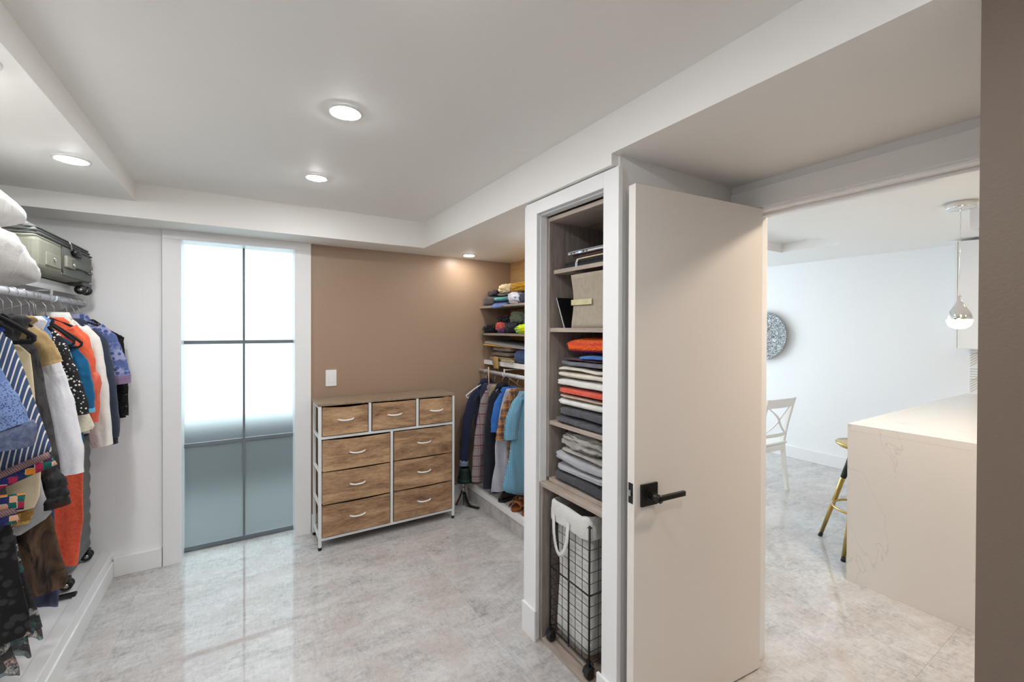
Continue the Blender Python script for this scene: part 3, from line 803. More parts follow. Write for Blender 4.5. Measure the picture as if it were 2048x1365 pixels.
def bundle(name, label, cat, c, s, mat, seed=0, amp=.30, floor_z=None, group=None, rz=0, n=48, m=30, freq=2.6):
    """a crumpled, bunched garment"""
    rings = []
    for i in range(1, m):
        th = -PI/2 + PI*i/m
        ring = []
        for j in range(n):
            a = 2*PI*j/n
            u = Vector((sq(math.cos(a), .7)*abs(math.cos(th))**.7, sq(math.sin(a), .7)*abs(math.cos(th))**.7, sq(math.sin(th), .7)))
            q = u*freq + Vector((seed*5.3, seed*2.1, seed*7.7))
            amp_ = amp*1.35
            r = 1 + amp_*(1 - 2.4*abs(nz(*q))) * .55 - amp_*.3 + amp_*.4*(1-2.4*abs(nz(*(q*2.1)))) - amp_*.15 + amp_*.2*nz(*(q*5))
            v = Vector((u.x*s[0]*r, u.y*s[1]*r, u.z*s[2]*r))
            v.rotate(Matrix.Rotation(rz, 3, 'Z'))
            p = Vector(c) + v
            if floor_z is not None: p.z = max(p.z, floor_z)
            ring.append(p)
        rings.append(ring)
    o = MB().loft(rings).build(name, mat, None, True)
    return tag(recenter(o), label, cat, group)

def gbody(mb, xc, y, prof, depth=.05, amp=.010, freq=34, seed=0, hem=.012, n=44, m=30, slant=0):
    z_top, z_bot = prof[0][0], prof[-1][0]
    tab = [(-p[0],) + tuple(p[1:]) for p in prof]
    rings = []
    for i in range(m+1):
        t = i/m; z = lerp(z_top, z_bot, t)
        l, r = interp(tab, -z)
        g = min(1, .22 + (z_top-z)/.30)
        ring = []
        for j in range(n):
            a = 2*PI*j/n
            ca, sa = math.cos(a), math.sin(a)
            x = lerp(l, r, (sq(ca, .8)+1)/2)
            yo = depth/2*g*sq(sa, .8)
            ph = freq*x + seed*1.7 + 1.3*nz(x*4+seed, z*2.5, seed)
            yo += amp*g*math.sin(ph) + amp*.5*g*math.sin(2.3*ph+z*5)
            xx = x + .006*g*nz(z*7+seed, ca*1.5, seed)
            zz = z
            if t > .8:
                w = (t-.8)/.2
                zz += w*(hem*math.sin(ph*.6+.7) + slant*(x-l))
            ring.append((xc+xx, y+yo, zz))
        rings.append(ring)
    return mb.loft(rings, True, False)
def gsleeve(mb, xc, y, pts, depth=.042, seed=0, amp=.005, n=20, m=26, y1=None, open_end=True):
    """pts: (x, z, half width) from shoulder to cuff"""
    L = [0]
    for p, q in zip(pts, pts[1:]): L.append(L[-1] + math.hypot(q[0]-p[0], q[1]-p[1]))
    tab = [(l/L[-1],) + tuple(p) for l, p in zip(L, pts)]
    rings = []
    for i in range(m+1):
        t = i/m
        x, z, w = interp(tab, t); x2, z2, _ = interp(tab, min(1, t+.06)); x0, z0, _ = interp(tab, max(0, t-.06))
        tx, tz = x2-x0, z2-z0; ln = math.hypot(tx, tz) or 1; nx, nzz = -tz/ln, tx/ln
        d = depth/2*(.6+.4*min(1, t*3))
        yy = y if y1 is None else lerp(y, y1, t)
        ring = []
        for j in range(n):
            a = 2*PI*j/n; ca, sa = math.cos(a), math.sin(a)
            ww = w*(1 + .12*nz(t*9+seed, ca*1.2, seed*2))
            dd = amp*(1-2*abs(nz(t*7+seed, ca*2.2, seed)))*.9 + amp*.8*math.sin(7*ca + 3*nz(t*4, ca, seed) + seed)
            ring.append((xc + x + nx*ww*ca, yy + (d+dd)*sa, z + nzz*ww*ca))
        rings.append(ring)
    return mb.loft(rings, True, not open_end)

RODS = {'L': (-.79, 1.642), 'R': (1.81, 1.128)}
def hanger(side, y, label, mat=None, hw=.19, drop=.11, r=.0058, hook=None, closed=True, rz=0):
    xc, zr = RODS[side]
    h = thing('clothes_hanger', label, 'hanger', (xc, y, zr), rz, 'clothes hangers on the left rail' if side == 'L' else 'clothes hangers on the right rail')
    mat = mat or VELVET
    s = 1 if side == 'L' else -1
    pts = [(s*.0185*math.cos(R(a)), 0, .0185*math.sin(R(a))) for a in range(-30, 181, 15)]
    pts += [(-s*.0185, 0, -.012), (-s*.010, 0, -.028), (0, 0, -.042), (0, 0, -.095)]
    MB().tube(pts, .0017, 8).build('hook', hook or STEEL, h, True, local=True)
    zt = -.093; ze = zt - drop
    top = []
    for k in range(13):
        t = k/12*2-1; top.append((hw*t, 0, zt - drop*abs(t)**1.25 + .0))
    if closed: path = top + [(hw*.985, 0, ze-.012), (hw*.93, 0, ze-.02), (-hw*.93, 0, ze-.02), (-hw*.985, 0, ze-.012)]
    m = MB(); m.tube(path if closed else top, r, 8, closed=closed)
    m.build('shoulder_bar', mat, h, True, local=True)
    return h
def garment(name, label, cat, side, y, mat, prof, sleeves=(), depth=.030, amp=.006, seed=0, hem=.012, slv_mat=None, slv_depth=.036, freq=34, slant=0, solid=0):
    xc, zr = RODS[side]
    g = thing(name, label, cat, (xc, y, zr), group='garments on the left rail' if side == 'L' else 'garments on the right rail')
    mb = MB(); gbody(mb, xc, y, prof, depth, amp, freq, seed, hem, slant=slant); mb.build('body', mat, g, True)
    for i, s in enumerate(sleeves):
        mb = MB(); gsleeve(mb, xc, y-.004, s, slv_depth, seed+i); mb.build('sleeve', slv_mat or mat, g, True)
    return g
def band(g, nm, side, y, pts, mat, depth=.05, seed=0):
    xc, zr = RODS[side]; mb = MB(); gsleeve(mb, xc, y, pts, depth, seed, amp=.003, m=8); return mb.build(nm, mat, g, True)
def collar(g, side, y, mat, hw=.065, z=1.545, h=.03):
    xc, zr = RODS[side]; m = MB(); rings = []
    for k in range(3):
        t = k/2; ring = []
        for j in range(28):
            a = 2*PI*j/28
            ring.append((xc+(hw-.012*t)*math.cos(a), y+(.024-.006*t)*math.sin(a), z - .02*abs(math.cos(a))*0 + h*t - .012*(math.sin(a) < 0)*(1-t)))
        rings.append(ring)
    return m.loft(rings, False, False).build('collar', mat, g, True, solid=.003)

# ------------------------------------------------------------------ left closet
SHELFW = paint('white_shelf_board', srgb(240, 240, 238), .4, .03)
sh = thing('wall_shelf', 'white shelf board above the left clothes rail carrying pillows and a suitcase', 'shelf', (-1.1, 1.6, 1.69))
MB().box(XL+.002, -.4, 1.70, -.84, YB-.002, 1.735).build('board', SHELFW, sh, bevel=.001)
MB().box(-.84, -.4, 1.688, -.82, YB-.002, 1.737).build('front_fascia', SHELFW, sh, bevel=.002)
def rail(side, y0, y1, label, brackets, wallx, s):
    xc, zr = RODS[side]
    t = thing('closet_rod', label, 'rod', (xc, (y0+y1)/2, zr))
    m = MB(); m.cyl((xc, y0, zr), (xc, y1, zr), .0155, n=24); m.build('rod', RODM, t, True)
    for y in brackets:
        b = MB().box(xc-.003, y-.009, zr+.012, xc+.003, y+.009, zr+.044).build('bracket', RODM, t, bevel=.001)
        MB().tube([(xc, y, zr-.018), (xc+s*.02, y, zr-.012), (wallx-s*.012, y, zr-.22)], .004, 8).build('bracket_strut', RODM, b, True)
        MB().tube([(xc+.0185*math.cos(R(a)), y, zr+.0185*math.sin(R(a))) for a in range(150, 400, 20)], .004, 8).build('bracket_hook', RODM, b, True)
        MB().tube([(xc+s*.0, y, zr+.036), (wallx-s*.012, y, zr+.036)], .0035, 8).build('bracket_arm', RODM, b, True)
rail('L', -.35, 3.462, 'white clothes rail under the left shelf', (2.95, 1.4), XL, -1)

# suitcase on the shelf
CASE = fabric('olive_grey_canvas', srgb(152, 152, 138), srgb(134, 134, 122), weave=500, scale=5, bump=.15, sheen=0)
CASE2 = fabric('grey_panel_canvas', srgb(126, 129, 124), srgb(112, 115, 111), weave=500, scale=5, bump=.15, sheen=0)
PIPE = plain('dark_piping', srgb(70, 72, 70), .5)
sc_ = thing('suitcase', 'olive grey soft suitcase lying on the shelf against the back wall', 'suitcase', (-.9, 3.0, 1.74))
SX0, SX1, SY0, SY1, SZ0, SZ1 = -1.12, -.742, 2.62, 3.40, 1.742, 1.905
MB().box(SX0, SY0, SZ0, SX1, SY1, SZ1).build('shell', CASE, sc_, bevel=.03, seg=4)
MB().box(SX0+.01, SY0+.015, SZ1-.006, SX1-.012, SY1-.015, SZ1+.030).build('lid', CASE2, sc_, bevel=.012, seg=3)
MB().box(SX0+.03, SY0+.05, SZ1+.028, SX1-.05, SY1-.06, SZ1+.058).build('lid_pocket', CASE2, sc_, bevel=.014, seg=3)
for z, ins in ((SZ1-.004, -.002), (SZ1+.026, .010), (SZ1+.012, .005)):
    pts = []
    for cx_, cy_, a0 in ((SX1-ins-.035, SY0+ins+.035, -90), (SX1-ins-.035, SY1-ins-.035, 0), (SX0+.045, SY1-ins-.035, 90), (SX0+.045, SY0+ins+.035, 180)):
        pts += [(cx_+.035*math.cos(R(a0+k*18)), cy_+.035*math.sin(R(a0+k*18)), z) for k in range(6)]
    MB().tube(pts, .004, 6, closed=True).build('zip_track', PIPE, sc_, True)
MB().box(SX1-.004, 2.90, SZ0+.012, SX1+.003, SY1-.03, SZ1-.014).build('side_panel', CASE2, sc_, bevel=.006, seg=3)
pts = [(SX1+.002, 2.905, SZ0+.02), (SX1+.003, 2.897, SZ0+.04), (SX1+.003, 2.897, SZ1-.03), (SX1+.002, 2.905, SZ1-.014)]
MB().tube(pts, .004, 8).build('panel_piping', PIPE, sc_, True)
hd = MB(); rings = []
for k in range(15):
    t = k/14; y = lerp(2.93, 3.33, t); b = .014*max(0, math.sin(PI*t))**.5
    rings.append([(SX1+.003+b, y, 1.802), (SX1+.003+b, y, 1.842), (SX1+.007+b, y, 1.842), (SX1+.007+b, y, 1.802)])
h_ = hd.loft(rings).build('carry_handle', CASE2, sc_, bevel=.002)
MB().box(SX1+.002, 2.92, 1.792, SX1+.016, 3.05, 1.850).build('handle_tab', CASE, h_, bevel=.006)
MB().box(SX1+.002, 3.26, 1.796, SX1+.014, 3.345, 1.846).build('handle_tab', CASE, h_, bevel=.006)
MB().box(SX1-.002, 2.70, 1.775, SX1+.005, 2.88, 1.835).build('side_strap', CASE, sc_, bevel=.003)
for y in (2.79, 3.01, 3.30):
    MB().lathe([(.0, .0), (.010, .0), (.010, .004), (.006, .006), (0, .006)], 16, (SX1+(.0045 if y < 2.9 else .0155), y, 1.812), 'x', False, False).build('rivet', STEEL, sc_, True)
lk = MB().box(SX1+.002, 3.035, 1.862, SX1+.022, 3.125, 1.888).build('lock', BLACK, sc_, bevel=.004)
MB().cyl((SX1+.012, 3.02, 1.878), (SX1+.024, 3.045, 1.878), .013, n=16).build('lock_dial', BLACK, lk, True)
for y, dz in ((3.13, 0), (2.98, .022)):
    MB().tube([(SX1+.006, y, 1.905+dz), (SX1+.012, y+.006, 1.888+dz), (SX1+.012, y+.018, 1.862+dz)], .0035, 8).build('zip_pull', STEEL, sc_, True)
MB().box(SX1-.06, 3.22, SZ0-.016, SX1+.002, 3.38, SZ0+.006).build('wheel_mount', PIPE, sc_, bevel=.006)
for y in (3.235, 3.335):
    w_ = MB().lathe([(.0, -.012), (.021, -.012), (.025, -.007), (.025, .007), (.021, .012), (0, .012)], 22, (SX1-.012, y, SZ0-.036), 'y', False, False).build('wheel', BLACK, sc_, True)
    MB().lathe([(.0, -.0135), (.010, -.0135), (.010, .0135), (0, .0135)], 16, (SX1-.012, y, SZ0-.036), 'y', False, False).build('wheel_hub', STEEL, w_, True)

# pillows
PIL = fabric('white_pillow_cotton', srgb(224, 222, 219), srgb(212, 210, 208), scale=5, weave=500, bump=.6)
def pillow(label, c, hx, hy, hz, rot, seed):
    rings = []; n, m = 72, 26
    for i in range(1, m):
        th = -PI/2 + PI*i/m; cz_, sz_ = abs(math.cos(th))**.62, math.sin(th)
        ring = []
        for j in range(n):
            a = 2*PI*j/n
            ux, uy = sq(math.cos(a), .5)*cz_, sq(math.sin(a), .5)*cz_
            ed = max(abs(ux), abs(uy)); cr = abs(ux*uy)
            wr = .030*(1-3*abs(nz(ux*2.2+seed, uy*2.2, sz_*1.1)))*ed + .016*(1-3*abs(nz(ux*5+seed, uy*5, sz_*2)))
            k = 1 + .10*cr*cr - .06*(1-cr)*ed**6
            v = Vector((ux*hx*k, uy*hy*k, sz_*(hz*(1-.55*cr**1.5) + wr)))
            v.rotate(rot); q = Vector(c)+v
            if q.x < -.812: q.z = max(q.z, 1.739)
            ring.append(q)
        rings.append(ring)
    o = MB().loft(rings).build('pillow', PIL, None, True)
    return tag(recenter(o), label, 'pillow', 'white pillows on the shelf')
from mathutils import Euler
pillow('lower white pillow flopping over the shelf edge in front of the suitcase', (-.90, 2.06, 1.85), .27, .36, .095, Euler((R(-14), R(26), R(-14))), 3)
pillow('upper white pillow leaning on top of the lower pillow', (-.94, 2.09, 1.995), .25, .31, .092, Euler((R(-8), R(18), R(-14))), 8)

# ribbed suitcase standing on the plinth behind the clothes
HARD = plain('charcoal_shell', srgb(84, 86, 88), .45)
s2 = thing('suitcase', 'charcoal ribbed hard-shell suitcase standing on the plinth behind the hanging clothes', 'suitcase', (-.92, 3.24, .1565))
rings = []
for k in range(49):
    t = k/48; z = lerp(.21, .90, t); b = .006*abs(math.sin(t*PI*9)) - .035*(1-min(1, min(t, 1-t)/.07))**2
    ring = []
    for j in range(40):
        a = 2*PI*j/40
        ring.append((-.92+(.165+b)*sq(math.cos(a), .3), 3.243+(.205+b)*sq(math.sin(a), .3), z))
    rings.append(ring)
MB().loft(rings).build('shell', HARD, s2, True)
for x, y in ((-.775, 3.41), (-.775, 3.075), (-1.06, 3.41), (-1.06, 3.075)):
    w_ = MB().box(x-.02, y-.022, .19, x+.018, y+.022, .222).build('wheel_housing', BLACK, s2, bevel=.006)
    for dy in (-.013, .013):
        MB().lathe([(.0, -.009), (.022, -.009), (.026, -.005), (.026, .005), (.022, .009), (0, .009)], 22, (x+.004, y+dy, .1835), 'y', False, False).build('spinner_wheel', BLACK, w_, True)
        MB().lathe([(.0, -.0095), (.011, -.0095), (.011, .0095), (0, .0095)], 14, (x+.004, y+dy, .1835), 'y', False, False).build('wheel_hub', STEEL, w_, True)
MB().tube([(-1.0, 3.16, .88), (-1.0, 3.16, .98), (-1.0, 3.33, .98), (-1.0, 3.33, .88)], .008, 10).build('pull_handle', BLACK, s2, True)
fs = thing('floor_stand', 'flat black stand foot poking out from under the dresses', 'stand', (-.82, 3.0, .1565))
MB().box(-.90, 2.975, .157, -.715, 3.005, .172).build('foot_bar', BLACK, fs, bevel=.004)
MB().cyl((-.88, 2.99, .17), (-.88, 2.99, .75), .009, n=12).build('post', BLACK, fs, True)

# ---- garments, from the back wall towards the viewer: (z, left, right) half widths measured from the hook
def std(zs, r0, bot, rb, l=-.19, neck=.06):
    return [(1.548, -neck, neck), (1.53, -neck-.02, neck+.02), (zs+.02, l*.75, r0*.78), (zs, l*.85, r0), (zs-.14, l, lerp(r0, rb, .35)), (bot, l, rb)]
LACEB = lace('black_floral_lace', (.015, .015, .017, 1), 60, .10, .45)
g = garment('lace_blouse', 'sheer black lace blouse hanging farthest back by the white wall', 'blouse', 'L', 3.375, LACEB, std(1.45, .185, .98, .195), depth=.02, amp=.004, seed=1)
band(g, 'lace_sleeve', 'L', 3.375, [(.165, 1.43, .022), (.18, 1.2, .026), (.185, .98, .024)], LACEB, .025, 1)
DENF = speckled('blue_floral_denim', srgb(158, 160, 196), srgb(72, 92, 150), 48, .46, srgb(88, 106, 156))
g = garment('denim_blouse', 'blue floral denim blouse with lilac cuff', 'blouse', 'L', 3.27, DENF, std(1.50, .115, .95, .15), [[(.09, 1.50, .035), (.135, 1.44, .042), (.18, 1.30, .044), (.195, 1.225, .042)]], seed=2)
collar(g, 'L', 3.27, DENF)
LIL = fabric('lilac_cuff', srgb(150, 128, 158))
band(g, 'cuff', 'L', 3.266, [(.193, 1.235, .044), (.198, 1.18, .043)], LIL, .048, 2)
NAVY = fabric('charcoal_navy_twill', srgb(66, 74, 90), srgb(54, 62, 78), scale=6)
g = garment('jacket', 'charcoal navy long-sleeved jacket between the floral blouse and white linen shirt', 'jacket', 'L', 3.16, NAVY, std(1.47, .11, .93, .14), [[(.08, 1.48, .035), (.12, 1.42, .042), (.15, 1.2, .045), (.172, .95, .040), (.172, .90, .034)]], seed=3)
band(g, 'cuff', 'L', 3.156, [(.172, .905, .030), (.174, .865, .029)], fabric('navy_rib', srgb(48, 52, 62), weave=200), .045, 3)
LINEN = fabric('white_linen', srgb(238, 236, 230), srgb(222, 220, 214), scale=20, bump=.25)
g = garment('linen_shirt', 'off-white linen shirt with long loose sleeve', 'shirt', 'L', 2.98, LINEN, std(1.49, .12, .96, .14), [[(.09, 1.495, .035), (.13, 1.43, .042), (.155, 1.2, .045), (.165, .98, .046), (.178, .895, .038)]], seed=4)
collar(g, 'L', 2.98, LINEN)
FLW = speckled('white_orange_flowers', srgb(232, 228, 216), srgb(232, 96, 52), 16, .26, srgb(226, 222, 210))
g = garment('floral_blouse', 'white blouse printed with orange and green flowers near the rail', 'blouse', 'L', 2.93, FLW, std(1.50, .10, 1.05, .12), [], seed=5)
MB().box(RODS['L'][0]-.02, 2.897, 1.46, RODS['L'][0]+.03, 2.90, 1.50).build('printed_leaf', fabric('leaf_green', srgb(170, 200, 90)), g)
CORAL = fabric('coral_crepe', srgb(240, 112, 78), srgb(222, 92, 64), scale=18, bump=.4)
g = garment('coral_blouse', 'coral orange blouse with gathered sleeve', 'blouse', 'L', 2.877, CORAL, std(1.485, .105, .93, .125), [[(.08, 1.495, .032), (.118, 1.44, .034), (.138, 1.34, .035), (.145, 1.28, .030)]], seed=6)
band(g, 'sleeve_frill', 'L', 2.873, [(.145, 1.29, .026), (.150, 1.255, .044), (.140, 1.04, .044)], sheer('coral_chiffon', srgb(236, 118, 92), .8, srgb(226, 92, 66)), .04, 6)
TEAL = fabric('teal_velour', srgb(24, 104, 146), srgb(14, 78, 122), scale=5, sheen=.3)
g = garment('teal_shirt', 'teal blue velour T-shirt with pale blue sleeve edge', 'shirt', 'L', 2.786, TEAL, [(1.49, -.08, .03), (1.45, -.12, .09), (1.40, -.15, .138), (1.2, -.18, .155), (.98, -.18, .15)], [[(.10, 1.39, .03), (.135, 1.33, .036), (.150, 1.2, .040), (.152, 1.12, .038)]], seed=7)
band(g, 'sleeve_trim', 'L', 2.782, [(.152, 1.122, .0385), (.1525, 1.10, .0385)], fabric('pale_blue_trim', srgb(96, 190, 226)), .046, 7)
CLACE = speckled('cream_speckled_lace', srgb(226, 218, 196), srgb(188, 178, 156), 130, .26)
g = garment('lace_tunic', 'cream speckled lace tunic with flaring side', 'tunic', 'L', 2.738, CLACE, [(1.53, -.06, .05), (1.45, -.15, .085), (1.38, -.18, .122), (1.2, -.19, .155), (1.0, -.19, .197), (.99, -.19, .19)], [], seed=8, slant=.09)
CROCH = lace('black_white_crochet', (.018, .018, .02, 1), 62, .16, .86, srgb(232, 230, 224))
def crochet():
    n = NT('black_crochet_on_white'); v = n.coord()
    d = n.n('ShaderNodeTexVoronoi'); d.inputs['Scale'].default_value = 75; n.l(v, d.inputs['Vector'])
    big = n.noise(v, 14, 2)
    thr = n.ramp(n.math('SUBTRACT', d.outputs[0], n.math('MULTIPLY', big, .35)), [(.10, (1, 1, 1, 1)), (.16, (0, 0, 0, 1))])
    c = n.mix(thr, (.02, .02, .022, 1), srgb(222, 218, 210))
    return n.done(n.bsdf(c, .85, normal=n.bump(d.outputs[0], .5, .004), spec=.2))
CRO = crochet()
g = garment('crochet_blouse', 'black and white crochet lace long-sleeved blouse', 'blouse', 'L', 2.692, CRO, std(1.44, .075, 1.0, .06), [[(.05, 1.47, .035), (.085, 1.42, .036), (.12, 1.28, .038), (.152, 1.14, .040), (.155, 1.105, .036)]], seed=9)
PDEN = speckled('pale_blue_denim_fleck', srgb(120, 148, 196), srgb(74, 104, 158), 160, .30)
g = garment('denim_vest', 'pale blue flecked denim vest with its shoulder showing under black hangers', 'vest', 'L', 2.652, PDEN, std(1.475, .082, 1.05, .07), [], seed=10)
WSH = fabric('crisp_white_cotton', srgb(240, 240, 244), srgb(228, 228, 234), scale=9, bump=.35)
g = garment('white_shirt', 'creased white cotton shirt with long wide sleeve', 'shirt', 'L', 2.612, WSH, std(1.44, .07, .90, .10), [[(.03, 1.44, .04), (.072, 1.36, .045), (.112, 1.18, .050), (.140, .98, .050), (.145, .862, .048)]], seed=11)
TAN = fabric('tan_silk', srgb(196, 168, 120), srgb(168, 138, 92), scale=8, rough=.6)
g = garment('tan_blouse', 'tan short-sleeved silky blouse', 'blouse', 'L', 2.528, TAN, std(1.475, .055, 1.22, .04), [[(.03, 1.475, .05), (.065, 1.435, .052), (.095, 1.375, .048), (.105, 1.345, .046)]], seed=12)
GSH = sheer('charcoal_chiffon', srgb(84, 82, 82), .86, srgb(44, 44, 46))
g = garment('chiffon_blouse', 'sheer charcoal blouse with long sleeve ending in a ruffle', 'blouse', 'L', 2.452, GSH, std(1.44, .055, 1.0, .04), [[(.04, 1.44, .03), (.068, 1.40, .032), (.09, 1.2, .034), (.118, 1.0, .032), (.135, .88, .028)]], seed=13)
GRU = sheer('black_chiffon', srgb(46, 46, 48), .95, srgb(20, 20, 22))
for k, (zz, w) in enumerate(((.885, .034), (.845, .040), (.81, .044))):
    band(g, 'ruffle', 'L', 2.452-.004*k, [(.134, zz+.02, w*.7), (.140, zz-.005, w), (.142, zz-.030, w*1.1)], GRU, .06+.01*k, 13+k)
GRYS = fabric('light_grey_poplin', srgb(196, 196, 200), srgb(180, 180, 186), scale=6)
g = garment('poplin_shirt', 'light grey poplin shirt tail with dark stitched curved hem', 'shirt', 'L', 2.415, GRYS, [(1.40, -.15, .04), (1.2, -.17, .06), (.85, -.18, .12), (.775, -.18, .148), (.755, -.18, .14), (.70, -.16, .06)], [], seed=14, hem=.004)
KNIT = fabric('cream_ribbed_knit', srgb(236, 222, 188), srgb(222, 206, 170), scale=5, weave=260)
g = garment('knit_sweater', 'cream knit sweater with gold lace hem', 'sweater', 'L', 2.376, KNIT, [(1.44, -.15, .06), (1.40, -.17, .095), (1.2, -.18, .108), (.97, -.18, .125), (.83, -.18, .118), (.79, -.18, .105)], [], seed=15, freq=30, slant=.10)
GLACE = lace('gold_bronze_lace', srgb(206, 172, 104), 90, .16, .75, srgb(156, 118, 60))
xc, zr = RODS['L']
mb = MB(); gbody(mb, xc, 2.376, [(.80, -.18, .106), (.775, -.18, .10), (.735, -.18, .085)], .056, .010, 30, 15, .012, m=8, slant=.10); mb.build('gold_hem', GLACE, g, True)
def stripe_rot(name, ca, cb, per, duty, ang):
    n = NT(name); v = n.coord(rot=(0, R(ang), 0)); s = n.n('ShaderNodeSeparateXYZ'); n.l(v, s.inputs[0])
    a = n.math('FRACT', n.math('ADD', n.math('DIVIDE', s.outputs[0], per), 50.3)); f = n.math('LESS_THAN', a, duty)
    return n.done(n.bsdf(n.mix(f, ca, cb), .85, normal=n.bump(n.noise(v, 40, 4), .2, .004), spec=.2))
STR = stripe_rot('navy_white_stripe', srgb(62, 80, 114), srgb(222, 216, 206), .0135, .27, -10)
g = garment('striped_poncho', 'navy and white striped poncho with colourful patchwork hem', 'poncho', 'L', 2.208, STR, [(1.53, -.05, .03), (1.50, -.09, .065), (1.455, -.15, .10), (1.30, -.18, .138), (1.06, -.19, .198), (1.045, -.19, .195), (.975, -.19, .03), (.955, -.19, -.02)], [], seed=16, amp=.006, depth=.06, hem=.003)
def patchwork():
    n = NT('patchwork_ribbon'); v = n.coord(scale=(1, 1, 1))
    d = n.n('ShaderNodeTexVoronoi', _distance='CHEBYCHEV'); d.inputs['Scale'].default_value = 46; d.inputs['Randomness'].default_value = .35; n.l(v, d.inputs['Vector'])
    s = n.n('ShaderNodeSeparateColor'); n.l(d.outputs['Color'], s.inputs[0])
    c = n.ramp(s.outputs[0], [(0, srgb(36, 40, 84)), (.2, srgb(30, 92, 86)), (.36, srgb(228, 136, 40)), (.5, srgb(58, 30, 62)), (.64, srgb(168, 44, 74)), (.8, srgb(40, 46, 96)), (.92, srgb(206, 160, 130))], 'CONSTANT')
    w = n.noise(v, 220, 2, .8); c = n.mix(n.ramp(w, [(.68, (0, 0, 0, 1)), (.72, (1, 1, 1, 1))]), c, srgb(225, 220, 215))
    e = n.ramp(d.outputs['Distance'], [(.52, (0, 0, 0, 1)), (.56, (1, 1, 1, 1))]); c = n.mix(e, c, srgb(210, 200, 196))
    return n.done(n.bsdf(c, .85, spec=.2))
PATCH = patchwork()
BRAID = stripe_rot('braid_ribbon', srgb(110, 84, 92), srgb(150, 124, 120), .006, .5, 30)
def ribbon(g, nm, pts, w, mat, y, th=.003):
    m = MB(); rings = []
    for i, (x, z) in enumerate(pts):
        x2, z2 = pts[min(i+1, len(pts)-1)]; x0, z0 = pts[max(i-1, 0)]; ln = math.hypot(x2-x0, z2-z0); nx, nn = -(z2-z0)/ln*w/2, (x2-x0)/ln*w/2
        yy = y - .004*math.sin(i*1.3)
        rings.append([(xc+x+nx, yy, z+nn), (xc+x-nx, yy, z-nn), (xc+x-nx, yy+th, z-nn), (xc+x+nx, yy+th, z+nn)])
    m.loft(rings).build(nm, mat, g, True)
yr = 2.166
ribbon(g, 'braid_trim', [(lerp(.203, .03, k/10), lerp(1.048, .972, k/10)) for k in range(11)], .022, BRAID, yr)
ribbon(g, 'patchwork_hem', [(lerp(.216, .04, k/10), lerp(1.026, .946, k/10)) for k in range(11)], .034, PATCH, yr+.001)
ribbon(g, 'patchwork_panel', [(.10, .925), (.098, .90), (.096, .87)], .085, PATCH, yr+.004)
ribbon(g, 'braid_trim', [(lerp(.12, -.06, k/8), lerp(.868, .835, k/8)) for k in range(9)], .022, BRAID, yr+.002)
ribbon(g, 'patchwork_hem', [(lerp(.125, -.06, k/8), lerp(.842, .806, k/8)) for k in range(9)], .032, PATCH, yr+.003)
g2 = MB(); gbody(g2, xc, 2.208, [(.99, -.19, .05), (.93, -.19, .052), (.87, -.19, .05)], .06, .006, 34, 16, .002, m=8); g2.build('front_panel', STR, g, True)
DENS = speckled('blue_beaded_denim', srgb(112, 134, 176), srgb(54, 70, 116), 190, .36, srgb(92, 114, 160), bump=.6)
g = garment('denim_jacket', 'blue beaded denim jacket nearest the viewer on the left rail', 'jacket', 'L', 2.085, DENS, [(1.53, -.06, .0), (1.46, -.16, .05), (1.34, -.18, .06), (1.05, -.19, .03), (.95, -.19, .02)], [[(.0, 1.44, .05), (.05, 1.36, .062), (.095, 1.24, .066), (.125, 1.165, .062)]], depth=.05, seed=17, slv_depth=.06)
DDEN = fabric('dark_beaded_trim', srgb(46, 60, 96), srgb(120, 128, 150), scale=60, weave=200)
band(g, 'beaded_cuff', 'L', 2.08, [(.128, 1.178, .066), (.136, 1.135, .064), (.138, 1.10, .05)], DDEN, .066, 17)
mb = MB(); gsleeve(mb, xc, 2.05, [(.02, 1.20, .05), (.03, 1.08, .045), (.018, .97, .03), (.005, .90, .02)], .04, 3); mb.build('hanging_panel', fabric('dark_wash_denim', srgb(62, 78, 104), srgb(48, 62, 88)), g, True)

# long garments whose lower halves show
FUZZ = fabric('coral_boucle', srgb(255, 118, 88), srgb(236, 84, 60), scale=70, weave=160, bump=1.0)
g = garment('coral_dress', 'long coral boucle dress reaching down almost to the plinth', 'dress', 'L', 2.832, FUZZ, [(1.44, -.12, .06), (1.2, -.16, .10), (.80, -.17, .135), (.6, -.17, .14), (.5, -.16, .128), (.365, -.16, .118)], [], seed=18, amp=.008)
BGREY = sheer('slate_blue_voile', srgb(92, 98, 128), .93, srgb(60, 64, 92))
g = garment('voile_dress', 'slate blue voile dress hanging behind the brown sheer skirt', 'dress', 'L', 2.568, BGREY, [(1.40, -.12, .04), (1.0, -.16, .07), (.75, -.17, .115), (.45, -.17, .13), (.33, -.17, .125)], [], seed=19, amp=.012)
BRSH = sheer('brown_shot_organza', srgb(118, 92, 72), .90, srgb(30, 28, 30))
g = garment('organza_skirt', 'shiny brown and black organza skirt with rounded hem', 'skirt', 'L', 2.490, BRSH, [(1.30, -.10, .03), (.95, -.14, .06), (.74, -.15, .115), (.55, -.16, .15), (.46, -.16, .172), (.43, -.15, .155)], [], seed=20, amp=.012, hem=.010)
